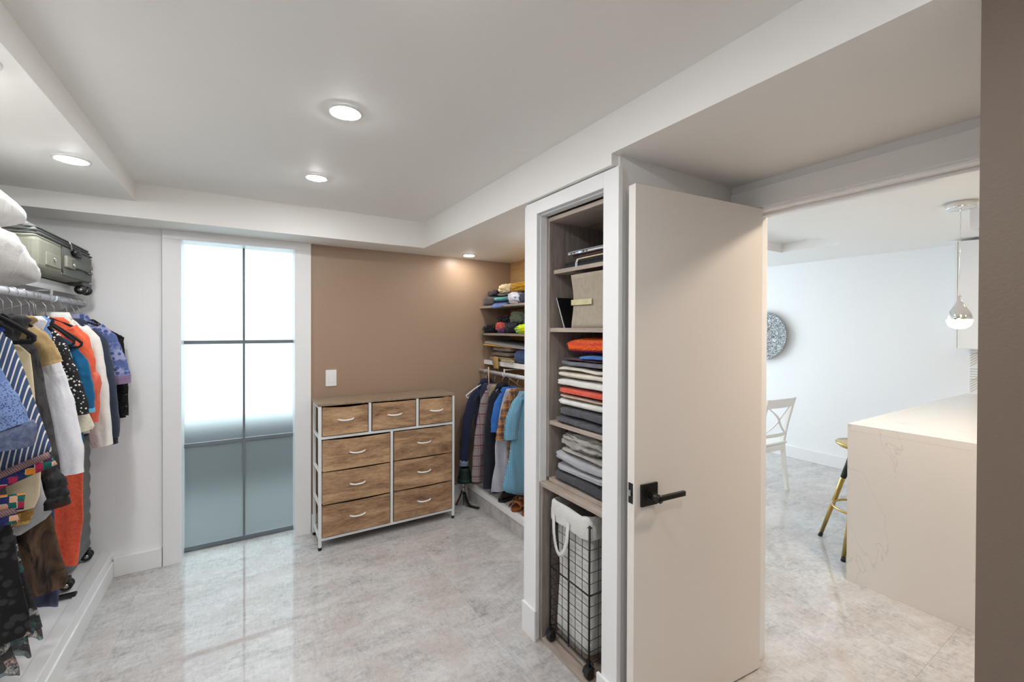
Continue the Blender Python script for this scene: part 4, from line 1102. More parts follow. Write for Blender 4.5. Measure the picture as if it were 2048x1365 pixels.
def floral_chiffon():
    n = NT('floral_chiffon'); v = n.coord()
    d = n.n('ShaderNodeTexVoronoi'); d.inputs['Scale'].default_value = 34; n.l(v, d.inputs['Vector'])
    s = n.n('ShaderNodeSeparateColor'); n.l(d.outputs['Color'], s.inputs[0])
    pet = n.ramp(s.outputs[0], [(0, srgb(44, 44, 46)), (.34, srgb(190, 186, 182)), (.55, srgb(70, 112, 116)), (.68, srgb(206, 168, 158)), (.8, srgb(52, 50, 52))], 'CONSTANT')
    c = n.mix(n.ramp(n.noise(v, 60, 4, .7, 1), [(.42, (0, 0, 0, 1)), (.58, (1, 1, 1, 1))]), pet, srgb(66, 64, 66))
    return n.cutout(n.bsdf(c, .75, spec=.3), n.math('ADD', n.math('MULTIPLY', n.noise(v, 18, 3), .4), .6))
FLH = floral_chiffon()
g = garment('floral_dress', 'floral chiffon dress with tiered ruffle hem brushing the plinth', 'dress', 'L', 2.336, FLH, [(1.30, -.12, .02), (.80, -.16, .05), (.52, -.18, .10), (.42, -.18, .125), (.36, -.19, .135)], [], seed=21, amp=.014)
for k, (z0, z1, r0, r1, y_) in enumerate(((.42, .325, .120, .138, 2.345), (.38, .275, .09, .110, 2.332), (.34, .215, .055, .080, 2.32))):
    mb = MB(); gbody(mb, xc, y_, [(z0, -.18, r0), (z1, -.19, r1)], .075, .012, 95, 21+k, .014, n=96, m=10); mb.build('ruffle_tier', FLH, g, True)
BLL = speckled('black_guipure_lace', (.010, .010, .011, 1), (.035, .035, .037, 1), 30, .40, (.006, .006, .007, 1), bump=.8)
g = garment('black_lace_dress', 'long black guipure lace dress with scalloped hem', 'dress', 'L', 2.262, BLL, [(1.30, -.12, .0), (1.0, -.16, .03), (.78, -.17, .075), (.60, -.18, .10), (.46, -.18, .125), (.40, -.18, .128), (.375, -.18, .11)], [], seed=22, amp=.010, hem=.008)
BLUE = speckled('cobalt_print', srgb(62, 74, 168), srgb(220, 222, 232), 14, .18)
g = garment('cobalt_dress', 'cobalt blue printed dress at the edge of the picture on the left rail', 'dress', 'L', 2.14, BLUE, [(1.40, -.14, .03), (1.0, -.17, .0), (.85, -.18, .005), (.55, -.18, .0)], [], seed=23)
BLTIE = fabric('royal_blue_satin', srgb(48, 62, 170), srgb(36, 48, 140), rough=.4)
g = garment('camisole', 'cream camisole with royal blue satin straps beside the striped poncho', 'camisole', 'L', 2.300, KNIT, [(1.42, -.12, .04), (1.3, -.15, .06), (1.0, -.15, .06)], [], seed=24)
ribbon(g, 'strap', [(-.0, 1.42), (.018, 1.50), (.03, 1.525)], .016, BLTIE, 2.287)
ribbon(g, 'strap', [(.03, 1.525), (.055, 1.50), (.02, 1.44), (.025, 1.40)], .018, BLTIE, 2.282)

hanger('L', 3.375, 'black velvet hanger holding the sheer black lace blouse', hw=.186)
hanger('L', 3.27, 'black hanger inside the blue floral denim blouse', hw=.12, drop=.05)
hanger('L', 3.16, 'wire hanger inside the charcoal navy jacket', STEEL, .11, .06, .002)
hanger('L', 2.98, 'wire hanger inside the off-white linen shirt', STEEL, .11, .05, .002)
hanger('L', 2.877, 'black velvet hanger above the coral orange blouse', hw=.10, drop=.05)
hanger('L', 2.762, 'black velvet hanger showing its bar above the teal T-shirt', hw=.150, drop=.12)
hanger('L', 2.738, 'black velvet hanger above the cream lace tunic', hw=.13, drop=.11)
hanger('L', 2.692, 'black hanger inside the crochet lace blouse', hw=.08, drop=.07)
hanger('L', 2.612, 'wire hanger inside the creased white cotton shirt', STEEL, .08, .08, .002)
hanger('L', 2.528, 'black hanger inside the tan silky blouse', hw=.06, drop=.05)
hanger('L', 2.452, 'black hanger inside the sheer charcoal blouse', hw=.07, drop=.08)
hanger('L', 2.355, 'thick black velvet hanger with rounded end above the cream knit sweater', hw=.112, drop=.085, r=.009)
hanger('L', 2.208, 'black hanger with chunky black hook inside the striped poncho', hw=.10, drop=.06, hook=VELVET)
hanger('L', 2.085, 'black hanger inside the blue beaded denim jacket', hw=.10, drop=.08)

# ------------------------------------------------------------------ right closet
BSH = laminate('taupe_shelf_board', srgb(150, 138, 126), srgb(172, 160, 148), True)
sA = tag(recenter(MB().box(1.806, 1.84, 1.683, XR-.013, YB-.002, 1.701).build('wall_shelf', BSH, bevel=.001)), 'top shelf board of the right bay under the yellow and cream sweaters', 'shelf', 'shelf boards in the right bay')
sB = tag(recenter(MB().box(1.812, 1.84, 1.445, XR-.013, YB-.002, 1.463).build('wall_shelf', BSH, bevel=.001)), 'middle shelf board of the right bay under the neon and sage bundles', 'shelf', 'shelf boards in the right bay')
sC = tag(recenter(MB().box(1.85, 1.84, 1.184, XR-.013, YB-.002, 1.222).build('wall_shelf', SHELFW, bevel=.001)), 'thick white shelf board of the right bay just above the clothes rail', 'shelf', 'shelf boards in the right bay')
rail('R', 1.84, 3.46, 'white clothes rail in the right hanging bay', (3.04, 2.2), XR-.012, 1)

def F(nm, c1, c2=None, **k): return fabric(nm, srgb(*c1), srgb(*c2) if c2 else None, **k)
GS = 'clothes piled on the top shelf of the right bay'
folded('folded_trousers', 'dark grey folded trousers on the far end of the top shelf', 'trousers', (1.82, 2.06, 3.27, 3.455, 1.7015, 1.785), F('dark_grey_wool', (84, 82, 84), (66, 64, 66)), 2, 1, group=GS)
folded('folded_sweatshirt', 'charcoal sweatshirt lying on the dark grey trousers', 'sweatshirt', (1.85, 2.06, 3.24, 3.42, 1.787, 1.845), F('charcoal_jersey', (72, 68, 72), (52, 50, 54)), 1, 2, wob=.01, group=GS)
folded('olive_shirt', 'grey green shirt squeezed under the cream sweater', 'shirt', (1.835, 2.05, 3.03, 3.22, 1.775, 1.80), F('grey_green', (96, 98, 88)), 1, 3, wob=.008, group=GS)
bundle('cream_sweater', 'cream sweater heaped beside the mustard one', 'sweater', (1.93, 3.12, 1.835), (.10, .10, .044), F('cream_wool', (230, 212, 172), (212, 190, 146)), 4, .18, 1.801, group=GS)
bundle('mustard_sweater', 'mustard yellow sweater on top of the pile', 'sweater', (1.95, 2.87, 1.835), (.12, .19, .042), F('mustard_wool', (206, 156, 28), (176, 126, 14)), 5, .2, 1.801, group=GS)
folded('teal_tee', 'teal T-shirt folded above the blue one', 'T-shirt', (1.815, 2.03, 3.06, 3.25, 1.733, 1.773), F('teal_jersey', (104, 172, 174), (80, 144, 150)), 1, 6, wob=.006, group=GS)
folded('blue_tee', 'blue folded T-shirt hanging over the top shelf edge', 'T-shirt', (1.795, 2.03, 3.04, 3.27, 1.7015, 1.731), F('cornflower_jersey', (92, 116, 172), (74, 94, 148)), 1, 7, wob=.004, droop=.035, group=GS)
bundle('polo_shirt', 'white and navy polo shirt with its sleeve curled over', 'polo shirt', (1.90, 2.955, 1.752), (.085, .075, .048), speckled('white_navy_block', srgb(226, 228, 234), srgb(46, 50, 84), 9, .34), 8, .25, 1.7015, group=GS)
folded('navy_sweater', 'navy sweater folded at the near end of the top shelf', 'sweater', (1.825, 2.06, 2.66, 2.875, 1.7015, 1.793), F('navy_wool', (52, 54, 86), (38, 40, 66)), 3, 9, wob=.008, group=GS)
GS = 'clothes piled on the middle shelf of the right bay'
bundle('black_sweatshirt', 'black sweatshirt at the far end of the middle shelf', 'sweatshirt', (1.91, 3.37, 1.50), (.095, .08, .040), F('black_jersey', (40, 38, 42), (24, 24, 28)), 11, .3, 1.4635, group=GS)
bundle('patterned_scarf', 'black and white patterned scarf', 'scarf', (1.95, 3.20, 1.575), (.09, .085, .036), speckled('black_white_print', (.02, .02, .024, 1), srgb(190, 192, 198), 70, .22), 12, .3, 1.54, group=GS)
bundle('coral_tank', 'small coral pink tank on the middle shelf', 'tank', (1.86, 3.18, 1.52), (.04, .045, .034), F('coral_pink', (226, 112, 102), (196, 78, 76)), 13, .35, group=GS)
bundle('plum_shirt', 'plum shirt crushed under the coral pink tank', 'shirt', (1.855, 3.13, 1.484), (.04, .05, .020), F('plum', (104, 70, 112), (80, 48, 86)), 14, .3, 1.4635, group=GS)
bundle('navy_jumper', 'dark navy jumper beneath the sage jacket', 'jumper', (1.94, 3.00, 1.51), (.11, .12, .046), F('ink_navy', (44, 44, 60), (30, 30, 44)), 15, .25, 1.4635, group=GS)
bundle('sage_jacket', 'sage green jacket bunched up', 'jacket', (1.95, 2.99, 1.592), (.085, .09, .050), F('sage_cotton', (138, 146, 126), (112, 120, 102)), 16, .35, 1.535, group=GS)
bundle('purple_hoodie', 'dusty purple hoodie beside the sage jacket', 'hoodie', (1.96, 2.80, 1.575), (.095, .08, .055), F('dusty_purple', (92, 76, 108), (70, 56, 84)), 17, .3, 1.5, group=GS)
bundle('neon_vest', 'neon yellow green safety vest at the shelf edge', 'vest', (1.865, 2.79, 1.497), (.06, .105, .036), speckled('neon_with_grey_band', srgb(206, 222, 20), srgb(180, 198, 200), 11, .26, srgb(132, 220, 30)), 18, .3, 1.4635, group=GS)
st_ = MB(); rings = []
for k in range(9):
    t = k/8; x = 1.86 - .06*min(1, t*2.2); z = 1.468 - max(0, t-.45)*.10; y = 3.435 - .02*t
    rings.append([(x, y-.012, z), (x, y+.012, z), (x-.004, y+.012, z+.005), (x-.004, y-.012, z+.005)])
tag(recenter(st_.loft(rings).build('strap', F('khaki_webbing', (130, 124, 96)), None, True)), 'khaki webbing strap dangling off the middle shelf', 'strap')
GS = 'clothes piled on the white shelf of the right bay'
folded('khaki_trousers', 'khaki trousers at the bottom of the pile', 'trousers', (1.845, 2.08, 3.02, 3.40, 1.2225, 1.262), F('khaki_twill', (172, 154, 118), (146, 128, 94)), 3, 21, wob=.006, group=GS)
folded('taupe_trousers', 'taupe trousers folded above the khaki pair', 'trousers', (1.85, 2.08, 3.04, 3.38, 1.264, 1.302), F('taupe_twill', (140, 126, 110), (112, 98, 86)), 3, 22, wob=.006, group=GS)
folded('grey_trousers', 'grey trousers on top of the taupe pair', 'trousers', (1.86, 2.08, 3.05, 3.36, 1.304, 1.346), F('stone_grey_twill', (146, 138, 128), (118, 110, 102)), 2, 23, wob=.005, group=GS)
folded('jeans', 'blue jeans folded at the near end of the white shelf', 'jeans', (1.845, 2.08, 2.66, 2.995, 1.2225, 1.332), F('blue_denim', (70, 92, 132), (50, 68, 104), weave=350), 4, 24, wob=.006, groove=.010, group=GS)
tl = MB(); rings = []
for k in range(13):
    t = k/12; ang = min(1, t*1.7)*PI/2
    x = 1.845 - .022*math.sin(ang); z = 1.268 - .01 - max(0, t-.25)*.13; y = 3.235 - .04*t; w = .055 - .018*t
    rings.append([(x-.003, y-w, z+.004), (x-.010, y-w*.3, z+.006), (x-.003, y+w, z), (x+.004, y+w, z), (x+.004, y-w, z+.002)])
tag(recenter(tl.loft(rings).build('tan_belt_cloth', F('tan_cotton', (190, 156, 98), (160, 126, 70)), None, True)), 'tan cloth leg drooping over the white shelf edge', 'cloth')
folded('cream_shorts', 'cream patterned shorts poking out under the jeans', 'shorts', (1.822, 1.843, 2.93, 3.12, 1.226, 1.246), F('cream_print', (208, 194, 160), (120, 104, 76), scale=50), 1, 26, group=GS)
fd = MB().box(-.13, -.27, 0, .13, .27, .010); o = fd.build('orange_folder', plain('manila_orange', srgb(206, 160, 92), .6), bevel=.002); o.location = (1.985, 3.16, 1.348); o.rotation_euler = (R(2.5), R(-1.5), R(12)); tag(o, 'orange card folder under the white presentation boards', 'folder')
fw = thing('presentation_boards', 'white and grey presentation boards stacked on the folded clothes', 'boards', (1.99, 3.13, 1.360), R(3))
fw.rotation_euler = (R(3.2), R(-1.5), R(4))
for k, (dx, dy, c_) in enumerate(((0, 0, 225), (.012, .015, 190), (-.006, -.01, 205), (.02, .0, 150))):
    MB().box(-.14+dx, -.30+dy, .0006+k*.0055, .14+dx, .30+dy, .0055+k*.0055).build('board', plain('board_%d' % c_, srgb(c_, c_, c_), .5), fw, local=True, bevel=.0008)

# ---- garments on the right rail, far to near
DEN = F('dark_navy_denim', (50, 56, 82), (36, 42, 66), scale=8, weave=350)
def rstd(zs, l0, bot, lb, r=.18, neck=.06):
    return [(1.036, -neck, neck), (1.018, -neck-.02, neck+.02), (zs+.02, l0*.78, r*.75), (zs, l0, r*.85), (zs-.14, lerp(l0, lb, .35), r), (bot, lb, r)]
g = garment('denim_jacket', 'dark navy denim jacket with a rolled pale blue cuff by the brown wall', 'jacket', 'R', 3.35, DEN, rstd(.95, -.11, .42, -.12), [[(-.07, .96, .04), (-.125, .90, .048), (-.175, .75, .050), (-.20, .55, .046), (-.215, .37, .042)]], seed=31, depth=.04, slv_depth=.05)
collar(g, 'R', 3.35, DEN, .06, 1.03, .035)
band(g, 'rolled_cuff', 'R', 3.342, [(-.214, .385, .043), (-.217, .335, .044)], F('pale_chambray', (150, 164, 190)), .056, 31)
JK = F('slate_wool', (66, 74, 92), (54, 60, 78))
g = garment('slate_coat', 'slate coat shoulder between the denim jacket and plaid shirt', 'coat', 'R', 3.28, JK, rstd(.975, -.10, .35, -.08), [], seed=32)
RPL = plaid('grey_red_plaid', srgb(150, 138, 140), [(0, .075, .1, .10, srgb(120, 50, 66), .5), (0, .075, .3, .05, srgb(120, 50, 66), .4), (2, .085, .0, .13, srgb(124, 44, 60), .75), (2, .085, .22, .05, srgb(124, 44, 60), .6)])
g = garment('plaid_shirt', 'grey flannel shirt with dark red plaid lines', 'shirt', 'R', 3.20, RPL, rstd(.955, -.08, .33, -.06), [[(-.05, .965, .04), (-.09, .90, .046), (-.13, .65, .052), (-.155, .40, .054), (-.16, .24, .052)]], seed=33, slv_depth=.06)
BEI = F('beige_wool', (186, 172, 134), (164, 148, 112))
g = garment('beige_cardigan', 'beige cardigan showing only its shoulder beside the black blazer', 'cardigan', 'R', 3.135, BEI, rstd(.975, -.09, .40, -.07), [], seed=34)
BLZ = F('black_suiting', (44, 46, 54), (34, 36, 44), scale=5)
g = garment('blazer', 'black blazer with long straight sleeve', 'blazer', 'R', 3.07, BLZ, rstd(.975, -.085, .275, -.07, r=.2), [[(-.05, .985, .04), (-.085, .92, .05), (-.11, .70, .056), (-.125, .45, .052), (-.13, .215, .046)]], seed=35, depth=.05, slv_depth=.06, amp=.006)
collar(g, 'R', 3.07, BLZ, .06, 1.03, .03)
BLP = F('bright_blue_pique', (64, 122, 200), (48, 100, 176))
g = garment('blue_polo', 'bright blue short-sleeved polo shirt', 'polo shirt', 'R', 2.965, BLP, rstd(.965, -.08, .40, -.10), [[(-.05, .975, .04), (-.09, .90, .050), (-.115, .78, .052), (-.12, .69, .050)]], seed=36)
WHG = F('pale_grey_voile', (196, 198, 208), (172, 176, 190))
g = garment('pale_shirt', 'pale grey blue shirt with its tail hanging below the orange plaid', 'shirt', 'R', 2.908, WHG, [(1.03, -.06, .06), (.97, -.09, .15), (.6, -.155, .18), (.45, -.15, .18), (.26, -.19, .18), (.245, -.19, .18)], [], seed=37, amp=.012)
OPL = plaid('orange_plaid', srgb(176, 118, 72), [(0, .05, .1, .28, srgb(92, 62, 66), .65), (2, .06, .3, .3, srgb(74, 64, 84), .7), (0, .05, .6, .07, srgb(220, 180, 120), .6), (2, .06, .8, .07, srgb(226, 186, 130), .6)])
g = garment('orange_plaid_shirt', 'orange and brown plaid short-sleeved shirt', 'shirt', 'R', 2.845, OPL, rstd(.975, -.07, .45, -.09), [[(-.05, .98, .035), (-.085, .92, .042), (-.125, .78, .045), (-.15, .655, .045)]], seed=38)
GING = plaid('aqua_gingham', srgb(116, 178, 204), [(0, .0125, .0, .45, srgb(62, 130, 172), .6), (2, .0125, .0, .45, srgb(62, 130, 172), .6), (0, .0125, .8, .12, srgb(214, 228, 236), .7)])
g = garment('gingham_shirt', 'light aqua gingham short-sleeved shirt nearest the cabinet', 'shirt', 'R', 2.715, GING, [(1.035, -.06, .06), (1.01, -.075, .1), (.985, -.09, .14), (.93, -.105, .16), (.75, -.12, .18), (.5, -.165, .18), (.335, -.205, .18), (.31, -.19, .18), (.25, -.04, .18)], [[(-.055, .985, .03), (-.085, .94, .044), (-.125, .82, .058), (-.135, .72, .058), (-.135, .69, .056)]], seed=39, depth=.07, slv_depth=.07, amp=.007, hem=.003)
MB().box(RODS['R'][0]-.02, 2.667, .70, RODS['R'][0]+.08, 2.673, .79).build('chest_pocket', GING, g, bevel=.002)
GRNSH = F('brown_paisley', (120, 92, 70), (88, 64, 48))
g = garment('brown_shirt', 'brown shirt collar behind the aqua gingham shirt', 'shirt', 'R', 2.78, GRNSH, rstd(.975, -.065, .5, -.08), [], seed=40)
WD = laminate('hanger_wood', srgb(200, 168, 122), srgb(222, 194, 150))
hanger('R', 3.35, 'white plastic hanger with its arm sticking out of the navy denim jacket', WHITEPL, .195, .105, .005, WHITEPL)
hanger('R', 3.20, 'wire hanger inside the red plaid flannel shirt', STEEL, .08, .06, .002)
hanger('R', 3.07, 'white hanger inside the black blazer', WHITEPL, .08, .055, .005)
hanger('R', 2.965, 'wire hanger inside the bright blue polo shirt', STEEL, .08, .06, .002)
hanger('R', 2.845, 'wire hanger inside the orange plaid shirt', STEEL, .07, .055, .002)
hanger('R', 2.715, 'wooden hanger inside the aqua gingham shirt', WD, .08, .05, .007)
wsb = MB().tube([(1.775, 3.245, 1.175), (1.776, 3.243, 1.09), (1.778, 3.24, 1.0)], .0055, 10)
tag(recenter(wsb.build('wooden_stick', WD, None, True)), 'slim wooden stick hanging in front of the right clothes rail', 'stick')

# shoes on the right plinth
LEA = F('tan_leather', (160, 98, 58), (130, 74, 40), rough=.5, weave=200, sheen=0)
DLE = F('black_leather', (52, 50, 50), (36, 34, 34), rough=.45, weave=200, sheen=0)
def sole(x, y, ang, L, W, z0, h):
    pts = []
    for k in range(24):
        a = 2*PI*k/24; u = math.cos(a); w = math.sin(a)
        ww = W/2*(1+.16*u)*(1 - .12*math.exp(-((u+.1)/.3)**2)); pts.append((u*L/2, w*ww))
    c_, s_ = math.cos(ang), math.sin(ang)
    P2 = [(x+u*c_-w*s_, y+u*s_+w*c_) for u, w in pts]
    return MB().loft([[(a, b, z0) for a, b in P2], [(a, b, z0+h) for a, b in P2]])
def sandal(x, y, ang, label):
    t = thing('sandal', label, 'sandal', (x, y, .1585), group='tan leather sandals on the right plinth')
    sole(x, y, ang, .25, .088, .1585, .02).build('sole', LEA, t, bevel=.004)
    c_, s_ = math.cos(ang), math.sin(ang)
    for u0, wd, hh in ((.075, .05, .045), (.005, .045, .062), (-.075, .03, .075)):
        rings = []
        for k in range(13):
            a = PI*k/12; r = []
            for du, ex in ((-wd/2, 0), (wd/2, 0), (wd/2, .004), (-wd/2, .004)):
                w = (.046+ex)*math.cos(a); z = .1785 + (hh+ex)*math.sin(a)**.8; u = u0+du
                r.append((x+u*c_-w*s_, y+u*s_+w*c_, z))
            rings.append(r)
        MB().loft(rings).build('strap', LEA, t, True)
sandal(1.775, 2.745, R(215), 'tan leather strappy sandal at the plinth edge')
sandal(1.81, 2.63, R(205), 'tan leather strappy sandal half hidden by the cabinet')
def shoe(x, y, ang, label, mat, z0=.1585):
    t = thing('shoe', label, 'shoe', (x, y, z0), group='dark shoes on the right plinth')
    sole(x, y, ang, .27, .09, z0, .018).build('sole', BLACK, t, bevel=.003)
    c_, s_ = math.cos(ang), math.sin(ang); rings = []
    for k in range(15):
        u = lerp(-.125, .128, k/14); tt = k/14
        hw = .040*math.sin(PI*min(1, .12+tt*.95))**.5*(1+.12*tt); hh = .085-.055*max(0, tt-.25)/.75 if tt < .93 else .02
        hw = max(hw, .012)
        rings.append([(x+u*c_-hw*math.cos(a)*s_*-1, y+u*s_+hw*math.cos(a)*c_*-1, z0+.017+hh*max(0, math.sin(a))**.7) for a in [PI*j/12 for j in range(13)]])
    MB().loft(rings, True, True).build('upper', mat, t, True)
shoe(1.80, 2.93, R(200), 'black leather shoe in front of the tan sandals', DLE)
shoe(1.86, 3.12, R(195), 'black leather shoe under the black blazer', DLE)

# leg brace standing in the corner
lb = thing('leg_brace', 'dark green padded leg brace with metal upright and curved black foot in the corner', 'brace', (1.60, 3.33, 0))
GRN = F('bottle_green_vinyl', (34, 58, 50), (24, 44, 38), rough=.5, sheen=0)
MB().lathe([(.040, .33), (.045, .30), (.052, .26), (.060, .222), (.058, .215)], 28, (1.585, 3.31, 0), cap0=False, cap1=False).build('cuff', GRN, lb, True, solid=.004)
MB().lathe([(.061, .245), (.064, .222), (.064, .212), (.060, .21)], 28, (1.585, 3.31, 0), cap0=False, cap1=False).build('cuff_band', GRN, lb, True, solid=.003)
MB().lathe([(0, 0), (.004, 0), (.003, .003), (0, .004)], 10, (1.545, 3.279, .315), 'z', False, False).build('snap', STEEL, lb, True)
pl = MB().box(1.578, 3.335, .0, 1.592, 3.341, .26).build('metal_upright', STEEL, lb, bevel=.001)
for z in (.19, .155, .115):
    MB().cyl((1.585, 3.3345, z), (1.585, 3.330, z), .005, n=12).build('upright_hole', BLACK, pl, True)
MB().box(1.60, 3.342, .0, 1.63, 3.372, .27).build('padded_upright', F('bone_foam', (176, 170, 160)), lb, bevel=.004)
rings = []
for k in range(15):
    t = k/14; y = lerp(3.33, 3.205, t); z = .004 + .10*max(0, 1-t*2.4)**2; x = lerp(1.588, 1.648, t)
    rings.append([(x-.012, y, z), (x+.022, y+.01, z), (x+.022, y+.01, z+.004), (x-.012, y, z+.004)])
ft = MB().loft(rings).build('spring_foot', BLACK, lb, True)
MB().box(1.638, 3.196, .004, 1.668, 3.216, .014).build('toe_pad', BLACK, ft, bevel=.002)
rings = []
for k in range(9):
    t = k/8; p = Vector((lerp(1.575, 1.53, t), lerp(3.345, 3.36, t), lerp(.12, .006, t**.8)))
    rings.append([p+Vector((-.003, -.012, 0)), p+Vector((.003, -.012, .004)), p+Vector((.003, .012, .004)), p+Vector((-.003, .012, 0))])
MB().loft(rings).build('leather_strap', F('oxblood_leather', (84, 50, 42)), lb, True)

# ------------------------------------------------------------------ cabinet contents
SZ = (1.784, 1.505, 1.060, .786)
lt = thing('laptop', 'closed silver laptop on top of notebooks', 'laptop', (1.40, 1.43, 1.846), R(2))
ALU = plain('silver_aluminium', srgb(176, 178, 182), .3, .8)
MB().box(-.12, -.16, -.006, .12, .145, .004).build('base', ALU, lt, local=True, bevel=.002)
MB().box(-.12, -.16, .0046, .12, .145, .0095).build('lid', ALU, lt, local=True, bevel=.002)
for k, y in enumerate((.12, .10, .065, .04, .02)):
    MB().box(-.1208, y-.006, -.003, -.1195, y+.006, .002).build('port', BLACK if k != 2 else glow('blue_indicator', (.2, .45, 1, 1), 2.0), lt, local=True)
nb = tag(recenter(MB().box(1.295, 1.285, 1.827, 1.52, 1.555, 1.839).build('notebook', F('maroon_cover', (84, 60, 62)), bevel=.002)), 'maroon notebook under the laptop', 'notebook')
nb2 = folded('cream_folder', 'cream paper folder above the black portfolio', 'folder', (1.29, 1.53, 1.28, 1.555, 1.813, 1.8265), plain('cream_paper', srgb(226, 208, 176), .6), 1, 41, wob=.002)
pf = thing('portfolio', 'black portfolio case with a white tag at the shelf edge', 'portfolio', (1.40, 1.44, SZ[0]))
MB().box(1.283, 1.28, SZ[0]+.0005, 1.55, 1.61, SZ[0]+.014).build('cover', F('black_nylon', (48, 48, 52)), pf, bevel=.004)
MB().box(1.286, 1.28, SZ[0]+.0145, 1.55, 1.60, SZ[0]+.028).build('cover', F('black_nylon_top', (40, 40, 44)), pf, bevel=.004)
MB().tube([(1.279, 1.508, 1.814), (1.272, 1.510, 1.80), (1.272, 1.512, 1.778), (1.273, 1.504, 1.778), (1.273, 1.503, 1.80), (1.279, 1.503, 1.814)], .002, 6).build('tag', WHITEPL, pf, True)
BINF = F('oatmeal_felt', (176, 164, 148), (156, 144, 128), scale=40, weave=300)
bn = thing('storage_bin', 'oatmeal fabric storage bin with a pale tape handle', 'bin', (1.42, 1.42, SZ[1]))
rings = []
for k in range(13):
    t = k/12; z = lerp(SZ[1]+.001, 1.745, t); ring = []
    for j in range(48):
        a = 2*PI*j/48; b = -.006*math.sin(PI*t) + .004*nz(j*.3, t*3, 2)
        ring.append((1.415+(.150+b)*sq(math.cos(a), .16), 1.412+(.134+b-.004*(1-t))*sq(math.sin(a), .16), z + .004*t*nz(j*.2, 1, 1)))
    rings.append(ring)
MB().loft(rings, True, False).build('body', BINF, bn, True, solid=.004)
MB().box(1.2605, 1.392, 1.607, 1.2640, 1.528, 1.632).build('tape_handle', F('pale_yellow_tape', (214, 206, 164)), bn, bevel=.001)
pfm = thing('framed_panel', 'black glossy panel with a thin pale edge leaning beside the bin', 'panel', (1.37, 1.62, SZ[1]))
m = MB(); m.prism([(1.607, SZ[1]+.0005), (1.613, SZ[1]+.0005), (1.676, 1.652), (1.670, 1.652)], 1.292, 1.292+.20, 'x'); m.build('panel', plain('black_gloss', (.01, .01, .012, 1), .15), pfm, bevel=.001)
m = MB(); m.prism([(1.612, SZ[1]+.0005), (1.616, SZ[1]+.0005), (1.6765, 1.650), (1.674, 1.652)], 1.2905, 1.2935, 'x'); m.build('edge_strip', WHITEPL, pfm)

GL = 'folded linens on the upper shelf of the cabinet'
def lin_(name, label, cat, z0, z1, yl, mat, layers=2, seed=0, x0=1.255, y0=1.276, tilt=0, **k):
    return folded(name, label, cat, (x0, x0+.34, y0, yl, z0, z1), mat, layers, seed, tilt, GL, **k)
T1 = F('charcoal_terry', (92, 92, 98), (76, 76, 82), scale=30, weave=260, bump=.5)
T2 = F('white_terry', (232, 230, 224), (214, 212, 206), scale=30, weave=240, bump=.6)
T3 = F('coral_terry', (226, 104, 84), (204, 82, 66), scale=30, weave=240, bump=.6)
T4 = F('cream_terry', (228, 222, 206), (210, 202, 186), scale=30, weave=240, bump=.5)
lin_('towel', 'flat charcoal towel at the very bottom of the upper linen pile', 'towel', 1.0605, 1.092, 1.655, T1, 1, 51, 1.248)
lin_('towel', 'plump charcoal towel second from the bottom of the upper linen pile', 'towel', 1.094, 1.142, 1.640, T1, 2, 52)
lin_('towel', 'white waffle towel under the beige cloth', 'towel', 1.144, 1.180, 1.650, T2, 3, 53)
lin_('beige_cloth', 'thin beige cloth between the coral and white towels', 'cloth', 1.182, 1.196, 1.632, F('beige_terry', (200, 176, 156)), 1, 54)
lin_('towel', 'coral towel in the middle of the upper linen pile', 'towel', 1.198, 1.230, 1.645, T3, 2, 55)
lin_('towel', 'thick white bath towel on the coral towel', 'towel', 1.232, 1.272, 1.662, T2, 2, 56)
lin_('towel', 'rolled off-white towel above the thick white one', 'towel', 1.274, 1.304, 1.648, T4, 1, 57)
lin_('towel', 'cream towel with a soft fold beneath the silver wrap', 'towel', 1.305, 1.325, 1.645, T4, 1, 58, wob=.008)
lin_('silver_wrap', 'shiny silver grey wrap', 'wrap', 1.327, 1.355, 1.628, F('silver_satin', (128, 130, 138), (84, 86, 94), scale=20, rough=.35, bump=.8), 2, 59, wob=.008)
lin_('maroon_cloth', 'small maroon cloth tucked under the blanket', 'cloth', 1.356, 1.366, 1.605, F('maroon_cotton', (86, 54, 68)), 1, 60)
folded('blue_cloth', 'bright blue cloth tucked under the orange blanket', 'cloth', (1.247, 1.50, 1.276, 1.475, 1.3665, 1.384), F('azure_cotton', (74, 122, 190), (48, 92, 168)), 1, 61, group=GL)
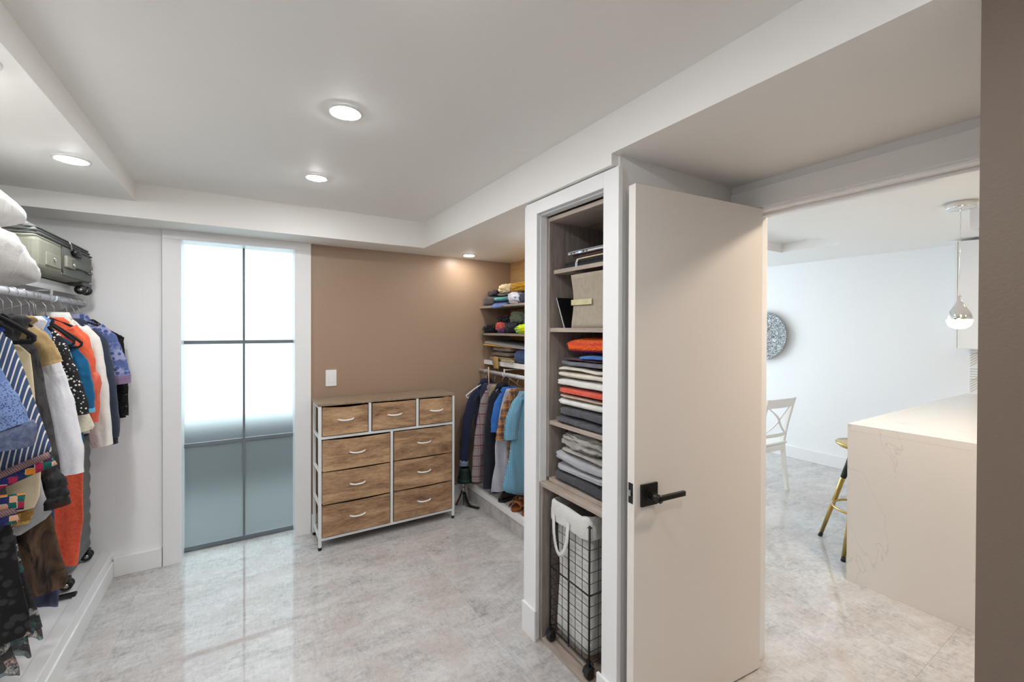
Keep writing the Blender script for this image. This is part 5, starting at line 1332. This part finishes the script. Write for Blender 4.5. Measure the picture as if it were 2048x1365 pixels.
def blanket():
    n = NT('orange_purple_knit'); v = n.coord(); s = n.n('ShaderNodeSeparateXYZ'); n.l(v, s.inputs[0])
    z = n.math('ADD', s.outputs[2], n.math('MULTIPLY', n.noise(v, 12, 3), .03))
    c = n.ramp(n.math('MULTIPLY', z, 12.0), [(.0, srgb(120, 50, 110)), (.38, srgb(130, 56, 112)), (.46, srgb(206, 72, 40)), (.62, srgb(236, 104, 40)), (.78, srgb(206, 66, 60)), (.95, srgb(232, 110, 50))])
    d = n.n('ShaderNodeTexVoronoi'); d.inputs['Scale'].default_value = 130; n.l(v, d.inputs['Vector'])
    c = n.mix(n.ramp(d.outputs[0], [(.15, (1, 1, 1, 1)), (.25, (0, 0, 0, 1))]), c, srgb(240, 150, 90))
    return n.done(n.bsdf(c, .9, normal=n.bump(d.outputs[0], 1.0, .006), spec=.15))
lin_('knit_blanket', 'chunky orange and purple knitted blanket on top of the linens', 'blanket', 1.385, 1.464, 1.592, blanket(), 2, 62, groove=.010, ev=.8)
GL = 'folded sheets on the lower shelf of the cabinet'
S1 = F('charcoal_sheet', (78, 78, 82), (64, 64, 68), scale=8, bump=.5)
S2 = F('light_grey_sheet', (182, 182, 186), (164, 164, 168), scale=8, bump=.5)
S3 = F('greige_sheet', (176, 172, 164), (156, 152, 146), scale=8, bump=.6)
lin_('bed_sheet', 'dark charcoal sheet drooping over the lower shelf edge', 'sheet', .7865, .838, 1.668, S1, 2, 71, 1.243, wob=.008)
lin_('bed_sheet', 'pale grey sheet lying on the dark charcoal one', 'sheet', .840, .872, 1.650, S2, 2, 72, 1.25, wob=.007)
lin_('bed_sheet', 'light grey sheet folded thick in the middle of the lower pile', 'sheet', .874, .922, 1.662, S2, 2, 73, 1.25, wob=.009)
lin_('bed_sheet', 'thin grey pillowcase near the top of the lower pile', 'pillowcase', .924, .946, 1.625, S3, 1, 74, 1.26, wob=.007)
bundle('bed_sheet', 'greige fitted sheet bunched on top of the lower pile', 'sheet', (1.40, 1.47, .982), (.14, .165, .044), S3, 75, .22, .947, GL)
